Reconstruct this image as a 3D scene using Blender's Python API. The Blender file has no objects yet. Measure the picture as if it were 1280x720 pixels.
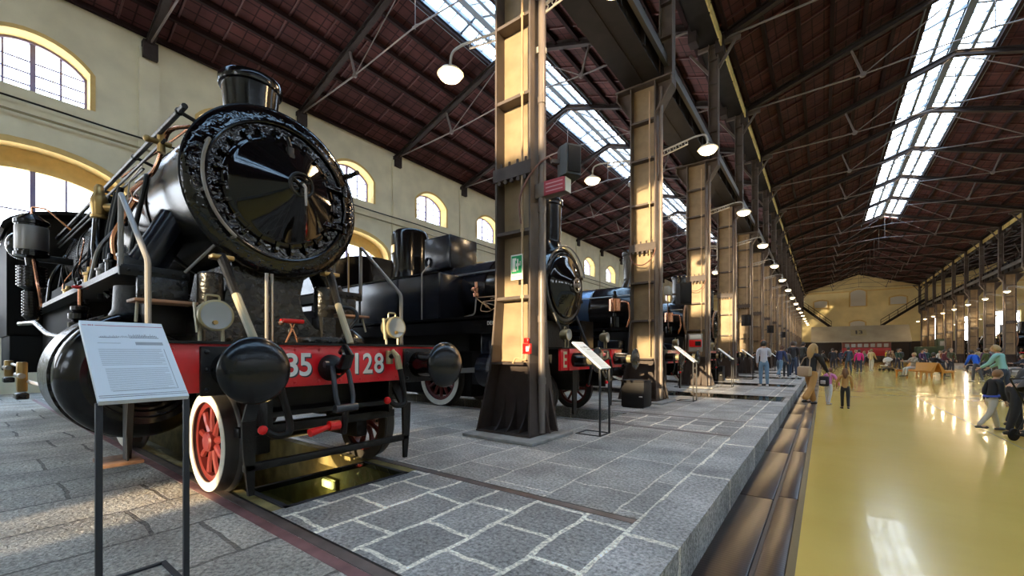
import bpy, bmesh, math, random
from mathutils import Vector, Matrix
R = random.Random(7)
PI = math.pi
scene = bpy.context.scene
COL = scene.collection

# ------------------------------------------------------------------ mesh builder
class MB:
    def __init__(self):
        self.v = []; self.f = []
    def add(self, vs, fs):
        b = len(self.v)
        self.v.extend([tuple(p) for p in vs])
        self.f.extend([tuple(b + i for i in q) for q in fs])
    def box(self, x0, x1, y0, y1, z0, z1):
        if x0 > x1: x0, x1 = x1, x0
        if y0 > y1: y0, y1 = y1, y0
        if z0 > z1: z0, z1 = z1, z0
        self.add([(x0,y0,z0),(x1,y0,z0),(x1,y1,z0),(x0,y1,z0),(x0,y0,z1),(x1,y0,z1),(x1,y1,z1),(x0,y1,z1)],
                 [(0,3,2,1),(4,5,6,7),(0,1,5,4),(1,2,6,5),(2,3,7,6),(3,0,4,7)])
        return self
    def cbox(self, x0, x1, y0, y1, z0, z1, c=0.01):
        """box with chamfered edges"""
        if x0 > x1: x0, x1 = x1, x0
        if y0 > y1: y0, y1 = y1, y0
        if z0 > z1: z0, z1 = z1, z0
        c = min(c, (x1-x0)*.49, (y1-y0)*.49, (z1-z0)*.49)
        bm = bmesh.new()
        bmesh.ops.create_cube(bm, size=1.0)
        for v in bm.verts:
            v.co = ((x0+x1)/2 + v.co.x*(x1-x0), (y0+y1)/2 + v.co.y*(y1-y0), (z0+z1)/2 + v.co.z*(z1-z0))
        bmesh.ops.bevel(bm, geom=bm.edges[:], offset=c, segments=2, profile=.5, affect='EDGES')
        bm.verts.index_update()
        self.add([v.co[:] for v in bm.verts], [[v.index for v in f.verts] for f in bm.faces])
        bm.free()
        return self
    def bar(self, a, b, w, h, up=(0,0,1)):
        a = Vector(a); b = Vector(b); d = (b-a).normalized()
        u = Vector(up)
        s = d.cross(u)
        if s.length < 1e-5: s = d.cross(Vector((1,0,0)))
        s.normalize(); u = s.cross(d).normalized()
        s *= w/2; u *= h/2
        self.add([a-s-u,a+s-u,a+s+u,a-s+u,b-s-u,b+s-u,b+s+u,b-s+u],
                 [(0,1,2,3),(7,6,5,4),(0,4,5,1),(1,5,6,2),(2,6,7,3),(3,7,4,0)])
        return self
    def _frame(self, d):
        d = Vector(d).normalized()
        u = Vector((0,0,1)) if abs(d.z) < .9 else Vector((1,0,0))
        s = d.cross(u).normalized(); u = s.cross(d).normalized()
        return s, u
    def cyl(self, a, b, r, r2=None, n=16, cap=True):
        if r2 is None: r2 = r
        a = Vector(a); b = Vector(b); s, u = self._frame(b-a)
        vs = []
        for i in range(n):
            t = 2*PI*i/n; o = s*math.cos(t)+u*math.sin(t)
            vs.append(a+o*r); vs.append(b+o*r2)
        fs = [(2*i, 2*((i+1)%n), 2*((i+1)%n)+1, 2*i+1) for i in range(n)]
        if cap:
            fs.append(tuple(2*i for i in range(n))[::-1]); fs.append(tuple(2*i+1 for i in range(n)))
        self.add(vs, fs); return self
    def tube(self, pts, r, n=8, closed=False, cap=True):
        """sweep along pts; r a number or a list"""
        pts = [Vector(p) for p in pts]; m = len(pts)
        rs = r if isinstance(r, (list, tuple)) else [r]*m
        vs = []; prev = None
        for i in range(m):
            if closed: d = (pts[(i+1)%m]-pts[i-1])
            elif i == 0: d = pts[1]-pts[0]
            elif i == m-1: d = pts[-1]-pts[-2]
            else: d = (pts[i+1]-pts[i]).normalized()+(pts[i]-pts[i-1]).normalized()
            if d.length < 1e-6: d = pts[min(i+1,m-1)]-pts[max(i-1,0)]
            d.normalize()
            if prev is None:
                s, u = self._frame(d)
            else:
                u = prev-d*prev.dot(d)
                if u.length < 1e-4: s, u = self._frame(d)
                u.normalize(); s = d.cross(u).normalized()
            prev = u
            for k in range(n):
                t = 2*PI*k/n
                vs.append(pts[i]+(s*math.cos(t)+u*math.sin(t))*rs[i])
        fs = []
        for i in range(m if closed else m-1):
            j = (i+1) % m
            for k in range(n):
                fs.append((i*n+k, i*n+(k+1)%n, j*n+(k+1)%n, j*n+k))
        if not closed and cap:
            fs.append(tuple(range(n))[::-1]); fs.append(tuple((m-1)*n+k for k in range(n)))
        self.add(vs, fs); return self
    def bend(self, pts, r, rad=.08, n=8, k=4):
        """tube through pts with rounded corners"""
        pts = [Vector(p) for p in pts]; out = [pts[0]]
        for i in range(1, len(pts)-1):
            a, b, c = pts[i-1], pts[i], pts[i+1]
            q = min(rad, (a-b).length*.45, (c-b).length*.45)
            p0 = b+(a-b).normalized()*q; p2 = b+(c-b).normalized()*q
            for j in range(k+1):
                t = j/k; out.append(p0*(1-t)**2+b*2*t*(1-t)+p2*t*t)
        out.append(pts[-1])
        return self.tube(out, r, n)
    def lathe(self, prof, o, axis=(1,0,0), n=32, a0=0, a1=2*PI):
        """prof = [(r, t)] along axis from o"""
        o = Vector(o); ax = Vector(axis).normalized(); s, u = self._frame(ax)
        full = abs(a1-a0) > 6.28
        m = len(prof); nn = n if full else n+1; vs = []
        for i in range(nn):
            t = a0+(a1-a0)*i/n; d = s*math.cos(t)+u*math.sin(t)
            for (r, h) in prof: vs.append(o+d*r+ax*h)
        fs = []
        for i in range(n):
            j = (i+1) % nn
            for k in range(m-1):
                if prof[k][0] < 1e-6 and prof[k+1][0] < 1e-6: continue
                fs.append((i*m+k, j*m+k, j*m+k+1, i*m+k+1))
        self.add(vs, fs); return self
    def torus(self, c, axis, RR, r, n=32, m=8, a0=0, a1=2*PI):
        c = Vector(c); s, u = self._frame(axis)
        full = abs(a1-a0) > 6.28
        N = n if full else n+1
        pts = [c+(s*math.cos(a0+(a1-a0)*i/n)+u*math.sin(a0+(a1-a0)*i/n))*RR for i in range(N)]
        return self.tube(pts, r, m, closed=full)
    def sph(self, c, r, n=12, sc=(1,1,1), m=None):
        m = m or max(4, n//2); vs = []; fs = []
        for j in range(m+1):
            ph = PI*j/m
            for i in range(n):
                t = 2*PI*i/n
                vs.append((c[0]+r*sc[0]*math.sin(ph)*math.cos(t), c[1]+r*sc[1]*math.sin(ph)*math.sin(t), c[2]+r*sc[2]*math.cos(ph)))
        for j in range(m):
            for i in range(n):
                fs.append((j*n+i, (j+1)*n+i, (j+1)*n+(i+1)%n, j*n+(i+1)%n))
        self.add(vs, fs); return self
    def prism(self, poly, axis, a, b):
        """polygon extruded along 'x','y' or 'z' between a and b; the polygon is in the other two axes in order"""
        def P3(p, t):
            return {'x': (t, p[0], p[1]), 'y': (p[0], t, p[1]), 'z': (p[0], p[1], t)}[axis]
        n = len(poly)
        self.add([P3(p, a) for p in poly]+[P3(p, b) for p in poly],
                 [tuple(range(n))[::-1], tuple(range(n, 2*n))]+[(i, (i+1)%n, n+(i+1)%n, n+i) for i in range(n)])
        return self
    def rot(self, M):
        self.v = [tuple(M @ Vector(p)) for p in self.v]; return self
    def build(self, name, mat, parent=None, sharp=35, off=None, fix=True):
        me = bpy.data.meshes.new(name)
        if off is None:
            off = wloc(parent) if parent is not None else (0, 0, 0)
        if off[0] or off[1] or off[2]:
            vs = [(p[0]-off[0], p[1]-off[1], p[2]-off[2]) for p in self.v]
        else: vs = self.v
        me.from_pydata(vs, [], self.f)
        if fix:
            bm = bmesh.new(); bm.from_mesh(me)
            bmesh.ops.recalc_face_normals(bm, faces=bm.faces[:]); bm.to_mesh(me); bm.free()
        me.polygons.foreach_set('use_smooth', [True]*len(me.polygons))
        me.set_sharp_from_angle(angle=math.radians(sharp))
        me.update()
        o = bpy.data.objects.new(name, me)
        COL.objects.link(o)
        if mat is not None: me.materials.append(mat)
        if parent is not None: o.parent = parent
        return o

def wloc(o):
    p = Vector((0,0,0))
    while o is not None:
        p += o.location; o = o.parent
    return tuple(p)
def tag(o, label, cat, group=None):
    o['label'] = label; o['category'] = cat
    if group: o['group'] = group
    return o
def struct(o):
    o['kind'] = 'structure'; return o
def thing(name, label, cat, loc=(0,0,0), rz=0, group=None):
    o = bpy.data.objects.new(name, None); COL.objects.link(o)
    o.empty_display_size = .1
    o.location = loc; o.rotation_euler = (0,0,rz)
    return tag(o, label, cat, group)
KIDS = {}
def children(o): return [c for c in bpy.data.objects if c.parent is o] if o.name not in KIDS else KIDS[o.name]
def copy_tree(o, parent=None):
    c = o.copy(); COL.objects.link(c)
    if parent is not None: c.parent = parent
    for ch in list(o.children): copy_tree(ch, c)
    return c
def dup(o, loc=None, rz=None, label=None, group=None):
    c = copy_tree(o)
    if loc is not None: c.location = loc
    if rz is not None: c.rotation_euler = (0,0,rz)
    if label: c['label'] = label
    if group: c['group'] = group
    return c
ORD = 'first second third fourth fifth sixth seventh eighth ninth tenth eleventh twelfth thirteenth fourteenth fifteenth sixteenth seventeenth eighteenth'.split()

# ------------------------------------------------------------------ materials
def nodes(m):
    m.use_nodes = True; nt = m.node_tree
    return nt, nt.nodes['Principled BSDF']
def mat(name, col, rough=.5, metal=0, spec=.5, coat=0, coat_rough=.08, bump=0, bscale=20, var=0, vscale=6, emit=None, estr=0, detail=4, distort=0):
    m = bpy.data.materials.new(name); nt, p = nodes(m)
    c = (*col, 1) if len(col) == 3 else col
    p.inputs['Base Color'].default_value = c
    p.inputs['Roughness'].default_value = rough
    p.inputs['Metallic'].default_value = metal
    p.inputs['Specular IOR Level'].default_value = spec
    p.inputs['Coat Weight'].default_value = coat
    p.inputs['Coat Roughness'].default_value = coat_rough
    if emit:
        p.inputs['Emission Color'].default_value = (*emit, 1); p.inputs['Emission Strength'].default_value = estr
    if bump or var:
        tc = nt.nodes.new('ShaderNodeTexCoord')
    if var:
        n = nt.nodes.new('ShaderNodeTexNoise'); n.inputs['Scale'].default_value = vscale; n.inputs['Detail'].default_value = 5
        nt.links.new(tc.outputs['Object'], n.inputs['Vector'])
        r = nt.nodes.new('ShaderNodeMapRange'); r.inputs[1].default_value = .3; r.inputs[2].default_value = .7
        r.inputs[3].default_value = 1-var; r.inputs[4].default_value = 1+var
        nt.links.new(n.outputs['Fac'], r.inputs[0])
        mx = nt.nodes.new('ShaderNodeVectorMath'); mx.operation = 'SCALE'; mx.inputs[0].default_value = c[:3]
        nt.links.new(r.outputs[0], mx.inputs['Scale']); nt.links.new(mx.outputs[0], p.inputs['Base Color'])
    if bump:
        n = nt.nodes.new('ShaderNodeTexNoise'); n.inputs['Scale'].default_value = bscale; n.inputs['Detail'].default_value = detail
        n.inputs['Distortion'].default_value = distort
        nt.links.new(tc.outputs['Object'], n.inputs['Vector'])
        b = nt.nodes.new('ShaderNodeBump'); b.inputs['Strength'].default_value = bump; b.inputs['Distance'].default_value = .02
        nt.links.new(n.outputs['Fac'], b.inputs['Height']); nt.links.new(b.outputs[0], p.inputs['Normal'])
        if coat: nt.links.new(b.outputs[0], p.inputs['Coat Normal'])
    return m

M = {}
M['black'] = mat('black_paint', (.006,.006,.007), .15, spec=.40, bump=.10, bscale=7)
M['smokebox'] = mat('smokebox_paint', (.003,.003,.004), .06, spec=.6, bump=.32, bscale=12, detail=2.0, distort=1.2)
M['door'] = mat('door_paint', (.004,.004,.005), .06, spec=.5, bump=.04, bscale=5)
M['tank'] = mat('dark_blue_black_paint', (.007,.009,.015), .22, spec=.35, bump=.05, bscale=6)
M['skyboiler'] = mat('sky_tinted_boiler_sheet', (.045,.08,.15), .17, metal=.5, spec=.8, bump=.06, bscale=5)  # blue reflection of the sky put into the boiler colour
M['dull'] = mat('dull_black_iron', (.009,.0085,.008), .42, spec=.3, bump=.25, bscale=25, var=.3)
M['worn'] = mat('worn_grey_iron', (.014,.0135,.013), .24, spec=.5, bump=.7, bscale=16, var=.6, vscale=14)
M['railpaint'] = mat('grey_handrail_paint', (.22,.20,.18), .3, spec=.5)
M['boilerblack'] = mat('boiler_black_paint', (.007,.0065,.006), .24, spec=.22, bump=.08, bscale=6)
M['cabpaint'] = mat('matt_black_paint', (.010,.0095,.009), .65, spec=.12)
M['bufpaint'] = mat('buffer_paint', (.008,.009,.011), .20, spec=.4, bump=.15, bscale=18)
M['red'] = mat('red_paint', (.74,.008,.016), .28, coat=.3, bump=.06, bscale=8, var=.08)
M['redwheel'] = mat('wheel_red_paint', (.15,.02,.017), .32, coat=.3)
M['redbright'] = mat('bright_red_handle', (.75,.01,.01), .3)
M['white'] = mat('white_paint', (.78,.75,.68), .45)
M['rimwhite'] = mat('tyre_white_paint', (.74,.68,.56), .5, var=.1)
M['tyre'] = mat('dark_tyre_steel', (.05,.045,.04), .4, metal=.3, var=.3)
M['steel'] = mat('bright_steel', (.34,.31,.28), .32, metal=.6)
M['dimsteel'] = mat('dim_steel_rail', (.22,.21,.2), .35, metal=.7)
M['brass'] = mat('brass', (.42,.27,.10), .32, metal=.85)
M['lampbody'] = mat('dull_brass_lamp', (.34,.29,.17), .4, metal=.6, var=.2)
M['copper'] = mat('copper_pipe', (.72,.34,.2), .25, metal=.95)
M['beige'] = mat('beige_painted_rod', (.38,.33,.22), .45)
M['lens'] = mat('lamp_glass_lens', (.34,.35,.35), .22, metal=.2)
M['wood'] = mat('step_wood', (.26,.14,.08), .6, var=.25, vscale=14)
M['column'] = mat('column_taupe_paint', (.27,.195,.115), .5, spec=.3, var=.22, vscale=3, bump=.08, bscale=12)
M['colbase'] = mat('column_dark_brown_paint', (.058,.042,.036), .5, spec=.3, var=.2, vscale=5, bump=.06, bscale=14)
M['flange'] = mat('column_flange_paint', (.10,.077,.065), .5, spec=.3, var=.2, vscale=4)
M['pipe'] = mat('downpipe_brown_paint', (.17,.135,.115), .38)
M['girder'] = mat('dark_riveted_girder', (.014,.0115,.0105), .6, spec=.12, var=.25, vscale=3)
M['truss'] = mat('truss_brown_paint', (.036,.027,.025), .6, spec=.15, var=.15)
M['tierod'] = mat('tie_rod_paint', (.15,.12,.11), .45)
M['purlin'] = mat('dark_purlin', (.022,.011,.011), .7, spec=.1)
M['batten'] = mat('reddish_rafter', (.085,.025,.024), .6, var=.2)
M['skyframe'] = mat('skylight_steel', (.13,.17,.22), .4)
M['winframe'] = mat('window_bar_paint', (.24,.21,.36), .5)
M['ochre'] = mat('ochre_plaster', (.66,.46,.17), .8, var=.08, bump=.08, bscale=20)
M['cream'] = mat('cream_plaster', (.68,.625,.45), .85, var=.10, vscale=1.2, bump=.06, bscale=18)
M['yellowwall'] = mat('yellow_plaster', (.72,.59,.29), .8, var=.12, vscale=.6)
M['blind'] = mat('blind_panel', (.55,.53,.47), .7)
M['platemark'] = mat('sign_ink_grey', (.30,.33,.36), .6)
M['ink'] = mat('sign_ink_dark', (.05,.05,.06), .6)
M['inkred'] = mat('sign_ink_red', (.4,.03,.08), .6)
M['panel'] = mat('sign_white_panel', (.66,.72,.78), .35, spec=.4)
M['standgrey'] = mat('stand_grey_steel', (.035,.035,.038), .6, spec=.25)
M['greensign'] = mat('sign_green', (.02,.40,.13), .5)
M['signwhite'] = mat('sign_white', (.80,.78,.70), .5)
M['redpanel'] = mat('sign_red', (.38,.03,.05), .4)
M['blackbox'] = mat('black_cabinet', (.016,.014,.014), .65, spec=.2)
M['darkgrey'] = mat('dark_grey_casing', (.06,.065,.07), .5)
M['cable'] = mat('brown_cable', (.16,.07,.05), .5)
M['conduit'] = mat('tan_conduit', (.42,.27,.15), .4)
M['greyplastic'] = mat('grey_box', (.35,.33,.30), .5)
M['lampwhite'] = mat('enamel_lamp_shade', (.62,.56,.45), .35)
M['bulb'] = mat('glowing_bulb', (1,.9,.7), .5, emit=(1.0,.80,.50), estr=2.6)
M['orange'] = mat('bench_orange_wood', (.62,.27,.05), .35)
M['grouttrim'] = mat('stone_plinth', (.27,.26,.24), .8, var=.25, bump=.3, bscale=20)
M['pit'] = mat('yellowish_pit_wall', (.20,.16,.055), .85, var=.4, vscale=5, bump=.3)  # uneven yellow-brown tone for the pit sides and bottom
M['railcarred'] = mat('railcar_red', (.35,.015,.03), .35)
M['railcarbrown'] = mat('railcar_brown', (.16,.05,.04), .4)
M['darkgreen'] = mat('dark_green_paint', (.02,.05,.02), .4)
M['canopy'] = mat('grey_canopy_sheet', (.36,.33,.25), .7, var=.12, vscale=.8)
M['gutterfascia'] = mat('yellow_lit_gutter_board', (.55,.42,.14), .6, var=.2)  # the yellow light on the gutter fascia is put into its colour
M['brownred'] = mat('oxide_red_rail', (.20,.09,.085), .6, var=.3)
M['railsteel'] = mat('brown_rail_steel', (.15,.115,.10), .45, metal=.3, var=.3)

def glass_mat(name, tint=(.95,.97,1.0), refl=.08, rough=.05):
    m = bpy.data.materials.new(name); m.use_nodes = True; nt = m.node_tree; nt.nodes.clear()
    o = nt.nodes.new('ShaderNodeOutputMaterial'); mx = nt.nodes.new('ShaderNodeMixShader')
    t = nt.nodes.new('ShaderNodeBsdfTransparent'); g = nt.nodes.new('ShaderNodeBsdfGlossy')
    t.inputs[0].default_value = (*tint, 1); g.inputs['Roughness'].default_value = rough
    mx.inputs[0].default_value = refl
    nt.links.new(t.outputs[0], mx.inputs[1]); nt.links.new(g.outputs[0], mx.inputs[2]); nt.links.new(mx.outputs[0], o.inputs[0])
    return m
M['pane'] = glass_mat('clear_window_glass')
def pit_glass():
    m = bpy.data.materials.new('green_pit_glass'); m.use_nodes = True; nt = m.node_tree; nt.nodes.clear()
    o = nt.nodes.new('ShaderNodeOutputMaterial'); mx = nt.nodes.new('ShaderNodeMixShader')
    fr = nt.nodes.new('ShaderNodeFresnel'); fr.inputs[0].default_value = 1.6
    t = nt.nodes.new('ShaderNodeBsdfTransparent'); g = nt.nodes.new('ShaderNodeBsdfGlossy')
    t.inputs[0].default_value = (.62,.88,.82,1); g.inputs['Roughness'].default_value = .04
    nt.links.new(fr.outputs[0], mx.inputs[0])
    nt.links.new(t.outputs[0], mx.inputs[1]); nt.links.new(g.outputs[0], mx.inputs[2]); nt.links.new(mx.outputs[0], o.inputs[0])
    return m
M['pitglass'] = pit_glass()

def stone_mat(name, rowlen, rowh, mortar, mortar_col, c1, c2, offx=0, rough=.75):
    """pavers with long joints along Y: brick texture on (y, x)"""
    m = bpy.data.materials.new(name); nt, p = nodes(m); L = nt.links.new
    tc = nt.nodes.new('ShaderNodeTexCoord')
    sep = nt.nodes.new('ShaderNodeSeparateXYZ'); L(tc.outputs['Object'], sep.inputs[0])
    nz = nt.nodes.new('ShaderNodeTexNoise'); nz.inputs['Scale'].default_value = 2.5; nz.inputs['Detail'].default_value = 3
    L(tc.outputs['Object'], nz.inputs['Vector'])
    cmb = nt.nodes.new('ShaderNodeCombineXYZ')
    L(sep.outputs['Y'], cmb.inputs['X'])
    ax = nt.nodes.new('ShaderNodeMath'); ax.operation = 'ADD'; ax.inputs[1].default_value = offx
    L(sep.outputs['X'], ax.inputs[0]); L(ax.outputs[0], cmb.inputs['Y'])
    ds = nt.nodes.new('ShaderNodeVectorMath'); ds.operation = 'SCALE'; ds.inputs['Scale'].default_value = .10
    sb = nt.nodes.new('ShaderNodeVectorMath'); sb.operation = 'SUBTRACT'; sb.inputs[1].default_value = (.5,.5,.5)
    L(nz.outputs['Color'], sb.inputs[0]); L(sb.outputs[0], ds.inputs[0])
    ad = nt.nodes.new('ShaderNodeVectorMath'); L(cmb.outputs[0], ad.inputs[0]); L(ds.outputs[0], ad.inputs[1])
    br = nt.nodes.new('ShaderNodeTexBrick'); L(ad.outputs[0], br.inputs['Vector'])
    br.offset = .43; br.squash = 1.35; br.squash_frequency = 3; br.offset_frequency = 2
    br.inputs['Scale'].default_value = 1; br.inputs['Brick Width'].default_value = rowlen; br.inputs['Row Height'].default_value = rowh
    br.inputs['Mortar Size'].default_value = mortar; br.inputs['Mortar Smooth'].default_value = .25; br.inputs['Bias'].default_value = 0
    br.inputs['Color1'].default_value = (*c1,1); br.inputs['Color2'].default_value = (*c2,1); br.inputs['Mortar'].default_value = (*mortar_col,1)
    # speckle
    n2 = nt.nodes.new('ShaderNodeTexNoise'); n2.inputs['Scale'].default_value = 38; n2.inputs['Detail'].default_value = 6; n2.inputs['Roughness'].default_value = .7
    L(tc.outputs['Object'], n2.inputs['Vector'])
    n3 = nt.nodes.new('ShaderNodeTexNoise'); n3.inputs['Scale'].default_value = 1.6; n3.inputs['Detail'].default_value = 7
    L(tc.outputs['Object'], n3.inputs['Vector'])
    r2 = nt.nodes.new('ShaderNodeMapRange'); r2.inputs[1].default_value=.34; r2.inputs[2].default_value=.66; r2.inputs[3].default_value=.38; r2.inputs[4].default_value=1.62
    L(n2.outputs['Fac'], r2.inputs[0])
    r3 = nt.nodes.new('ShaderNodeMapRange'); r3.inputs[1].default_value=.3; r3.inputs[2].default_value=.7; r3.inputs[3].default_value=.66; r3.inputs[4].default_value=1.34
    L(n3.outputs['Fac'], r3.inputs[0])
    mu = nt.nodes.new('ShaderNodeMath'); mu.operation = 'MULTIPLY'; L(r2.outputs[0], mu.inputs[0]); L(r3.outputs[0], mu.inputs[1])
    sc = nt.nodes.new('ShaderNodeVectorMath'); sc.operation = 'SCALE'
    L(br.outputs['Color'], sc.inputs[0]); L(mu.outputs[0], sc.inputs['Scale']); L(sc.outputs[0], p.inputs['Base Color'])
    p.inputs['Roughness'].default_value = rough
    p.inputs['Specular IOR Level'].default_value = .4
    # bump: chiselled face + joints
    n4 = nt.nodes.new('ShaderNodeTexNoise'); n4.inputs['Scale'].default_value = 24; n4.inputs['Detail'].default_value = 4; n4.inputs['Distortion'].default_value = 1.0
    L(tc.outputs['Object'], n4.inputs['Vector'])
    h = nt.nodes.new('ShaderNodeMath'); h.operation = 'MULTIPLY_ADD'; L(br.outputs['Fac'], h.inputs[0]); h.inputs[1].default_value = -.6; L(n4.outputs['Fac'], h.inputs[2])
    b = nt.nodes.new('ShaderNodeBump'); b.inputs['Strength'].default_value = .8; b.inputs['Distance'].default_value = .022
    L(h.outputs[0], b.inputs['Height']); L(b.outputs[0], p.inputs['Normal'])
    return m
M['stone'] = stone_mat('grey_paving_stone', .85, .62, .012, (.62,.57,.48), (.40,.375,.34), (.28,.262,.238))
M['stonegrout'] = stone_mat('grey_paving_with_pale_joints', .50, .43, .022, (.80,.74,.62), (.36,.34,.312), (.255,.24,.22), offx=.1)
M['stonefront'] = stone_mat('worn_paving_stone', 1.05, .7, .016, (.15,.13,.11), (.43,.385,.32), (.31,.28,.235))
M['kerb'] = stone_mat('kerb_stone', 1.25, .42, .03, (.78,.72,.60), (.40,.375,.345), (.29,.272,.25), offx=1.06)

def floor_mat():
    m = bpy.data.materials.new('glossy_yellow_resin_floor'); nt, p = nodes(m); L = nt.links.new
    tc = nt.nodes.new('ShaderNodeTexCoord')
    n = nt.nodes.new('ShaderNodeTexNoise'); n.inputs['Scale'].default_value = .5; n.inputs['Detail'].default_value = 4
    L(tc.outputs['Object'], n.inputs['Vector'])
    cr = nt.nodes.new('ShaderNodeValToRGB')
    cr.color_ramp.elements[0].position=.3; cr.color_ramp.elements[0].color=(.68,.44,.09,1)
    cr.color_ramp.elements[1].position=.7; cr.color_ramp.elements[1].color=(.76,.51,.125,1)
    L(n.outputs['Fac'], cr.inputs[0]); L(cr.outputs[0], p.inputs['Base Color'])
    p.inputs['Roughness'].default_value = .20; p.inputs['Specular IOR Level'].default_value = .55
    p.inputs['Coat Weight'].default_value = .2; p.inputs['Coat Roughness'].default_value = .05
    w = nt.nodes.new('ShaderNodeTexNoise'); w.inputs['Scale'].default_value = 2.2; w.inputs['Detail'].default_value = 2
    mp = nt.nodes.new('ShaderNodeMapping'); mp.inputs['Scale'].default_value = (.55, 1.3, 1)
    L(tc.outputs['Object'], mp.inputs[0]); L(mp.outputs[0], w.inputs['Vector'])
    b = nt.nodes.new('ShaderNodeBump'); b.inputs['Strength'].default_value = .055; b.inputs['Distance'].default_value = .05
    L(w.outputs['Fac'], b.inputs['Height']); L(b.outputs[0], p.inputs['Normal']); L(b.outputs[0], p.inputs['Coat Normal'])
    return m
M['floor'] = floor_mat()
def gutter_mat():
    m = bpy.data.materials.new('brown_steel_channel'); nt, p = nodes(m); L = nt.links.new
    tc = nt.nodes.new('ShaderNodeTexCoord')
    n = nt.nodes.new('ShaderNodeTexNoise'); n.inputs['Scale'].default_value = 3; n.inputs['Detail'].default_value = 5
    mp = nt.nodes.new('ShaderNodeMapping'); mp.inputs['Scale'].default_value = (6, .8, 1)
    L(tc.outputs['Object'], mp.inputs[0]); L(mp.outputs[0], n.inputs['Vector'])
    cr = nt.nodes.new('ShaderNodeValToRGB')
    cr.color_ramp.elements[0].position=.3; cr.color_ramp.elements[0].color=(.030,.017,.014,1)
    cr.color_ramp.elements[1].position=.75; cr.color_ramp.elements[1].color=(.062,.034,.027,1)
    L(n.outputs['Fac'], cr.inputs[0]); L(cr.outputs[0], p.inputs['Base Color'])
    p.inputs['Roughness'].default_value=.34; p.inputs['Specular IOR Level'].default_value=.35
    w = nt.nodes.new('ShaderNodeTexWave'); w.wave_type='BANDS'; w.bands_direction='Y'; w.inputs['Scale'].default_value=9; w.inputs['Distortion'].default_value=1
    L(tc.outputs['Object'], w.inputs['Vector'])
    b = nt.nodes.new('ShaderNodeBump'); b.inputs['Strength'].default_value=.05; b.inputs['Distance'].default_value=.01
    L(w.outputs['Fac'], b.inputs['Height']); L(b.outputs[0], p.inputs['Normal'])
    return m
M['gutter'] = gutter_mat()
def roof_mat(name, c, pitch_len=.34, wid=.46):
    """underside of tiles: dark lines between courses"""
    m = bpy.data.materials.new(name); nt, p = nodes(m); L = nt.links.new
    tc = nt.nodes.new('ShaderNodeTexCoord')
    br = nt.nodes.new('ShaderNodeTexBrick'); L(tc.outputs['Object'], br.inputs['Vector'])
    br.offset = 0; br.inputs['Scale'].default_value = 1; br.inputs['Brick Width'].default_value = pitch_len; br.inputs['Row Height'].default_value = wid
    br.inputs['Mortar Size'].default_value = .022; br.inputs['Mortar Smooth'].default_value=.1
    br.inputs['Color1'].default_value=(*c,1); br.inputs['Color2'].default_value=(c[0]*.75,c[1]*.75,c[2]*.75,1)
    br.inputs['Mortar'].default_value=(c[0]*.3,c[1]*.3,c[2]*.35,1)
    n = nt.nodes.new('ShaderNodeTexNoise'); n.inputs['Scale'].default_value=.9; n.inputs['Detail'].default_value=6
    L(tc.outputs['Object'], n.inputs['Vector'])
    r = nt.nodes.new('ShaderNodeMapRange'); r.inputs[1].default_value=.3; r.inputs[2].default_value=.7; r.inputs[3].default_value=.6; r.inputs[4].default_value=1.5
    L(n.outputs['Fac'], r.inputs[0])
    s = nt.nodes.new('ShaderNodeVectorMath'); s.operation='SCALE'; L(br.outputs['Color'], s.inputs[0]); L(r.outputs[0], s.inputs['Scale'])
    L(s.outputs[0], p.inputs['Base Color']); p.inputs['Roughness'].default_value=.8; p.inputs['Specular IOR Level'].default_value=.2
    return m
M['roof'] = roof_mat('maroon_tile_underside', (.075,.026,.025))

# ------------------------------------------------------------------ layout
CZ = 1.18
WALLX, COLX, COLR, RWALL = -18.65, -3.5, 12.3, 28.0
YB, YE = -14.0, 90.0
FZ = -.24                       # hall floor level
BAY = 5.25
COLY = [4.92+BAY*k for k in range(17)]
TRACK = [2.12]+[7.37+BAY*k for k in range(16)]
EDGE = -.70

# ------------------------------------------------------------------ floors
def slab(name, x0, x1, y0, y1, z0, z1, m):
    return struct(MB().box(x0, x1, y0, y1, z0, z1).build(name, m))
RAIL0 = (TRACK[0]-.74, TRACK[0]+.74)
KX = EDGE-.36
slab('floor', WALLX-.7, KX, YB, RAIL0[0]-.04, -.8, 0, M['stonefront'])
slab('floor', KX, EDGE, YB, YE, -.8, 0, M['kerb'])
slab('floor', -3.30, KX, RAIL0[0]-.04, RAIL0[1]+.04, -.8, 0, M['stonegrout'])
slab('floor', WALLX-.7, -14.5, RAIL0[0]-.04, RAIL0[1]+.04, -.8, 0, M['stone'])
slab('floor', WALLX-.7, KX, YB, YE, -1.0, -.8, M['pit'])
# side strips that carry the rails of the first track, and pit lining
for s in (0, 1):
    y = RAIL0[s]; a, b = (y-.04, y+.14) if s == 0 else (y-.14, y+.04)
    slab('floor', -14.5, -3.30, a, b, -.8, -.001, M['pit'])
y = RAIL0[1]+.04
for k in range(1, 17):
    t = TRACK[k]
    slab('floor', WALLX-.7, KX, y, t-.6, -.8, 0, M['stone'])
    slab('floor', WALLX-.7, -14.5, t-.6, t+.6, -.8, 0, M['stone'])
    if k == 1: slab('floor', -3.1, KX, t-.6, t+.6, -.8, 0, M['stonegrout'])
    y = t+.6
slab('floor', WALLX-.7, KX, y, YE, -.8, 0, M['stone'])
fl = slab('floor', -.2, 9.5, YB, YE, FZ-.3, FZ, M['floor'])
slab('floor', 9.5, RWALL+.7, YB, YE, -.8, 0, M['stone'])
# hall floor joint lines and edging
j = MB()
j.box(2.36, 2.375, 5, 89, FZ, FZ+.002); j.box(-.2, -.15, YB, YE, FZ, FZ+.003)

struct(j.build('trim_1', mat('floor_joint', (.13,.09,.03), .5)))
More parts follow.
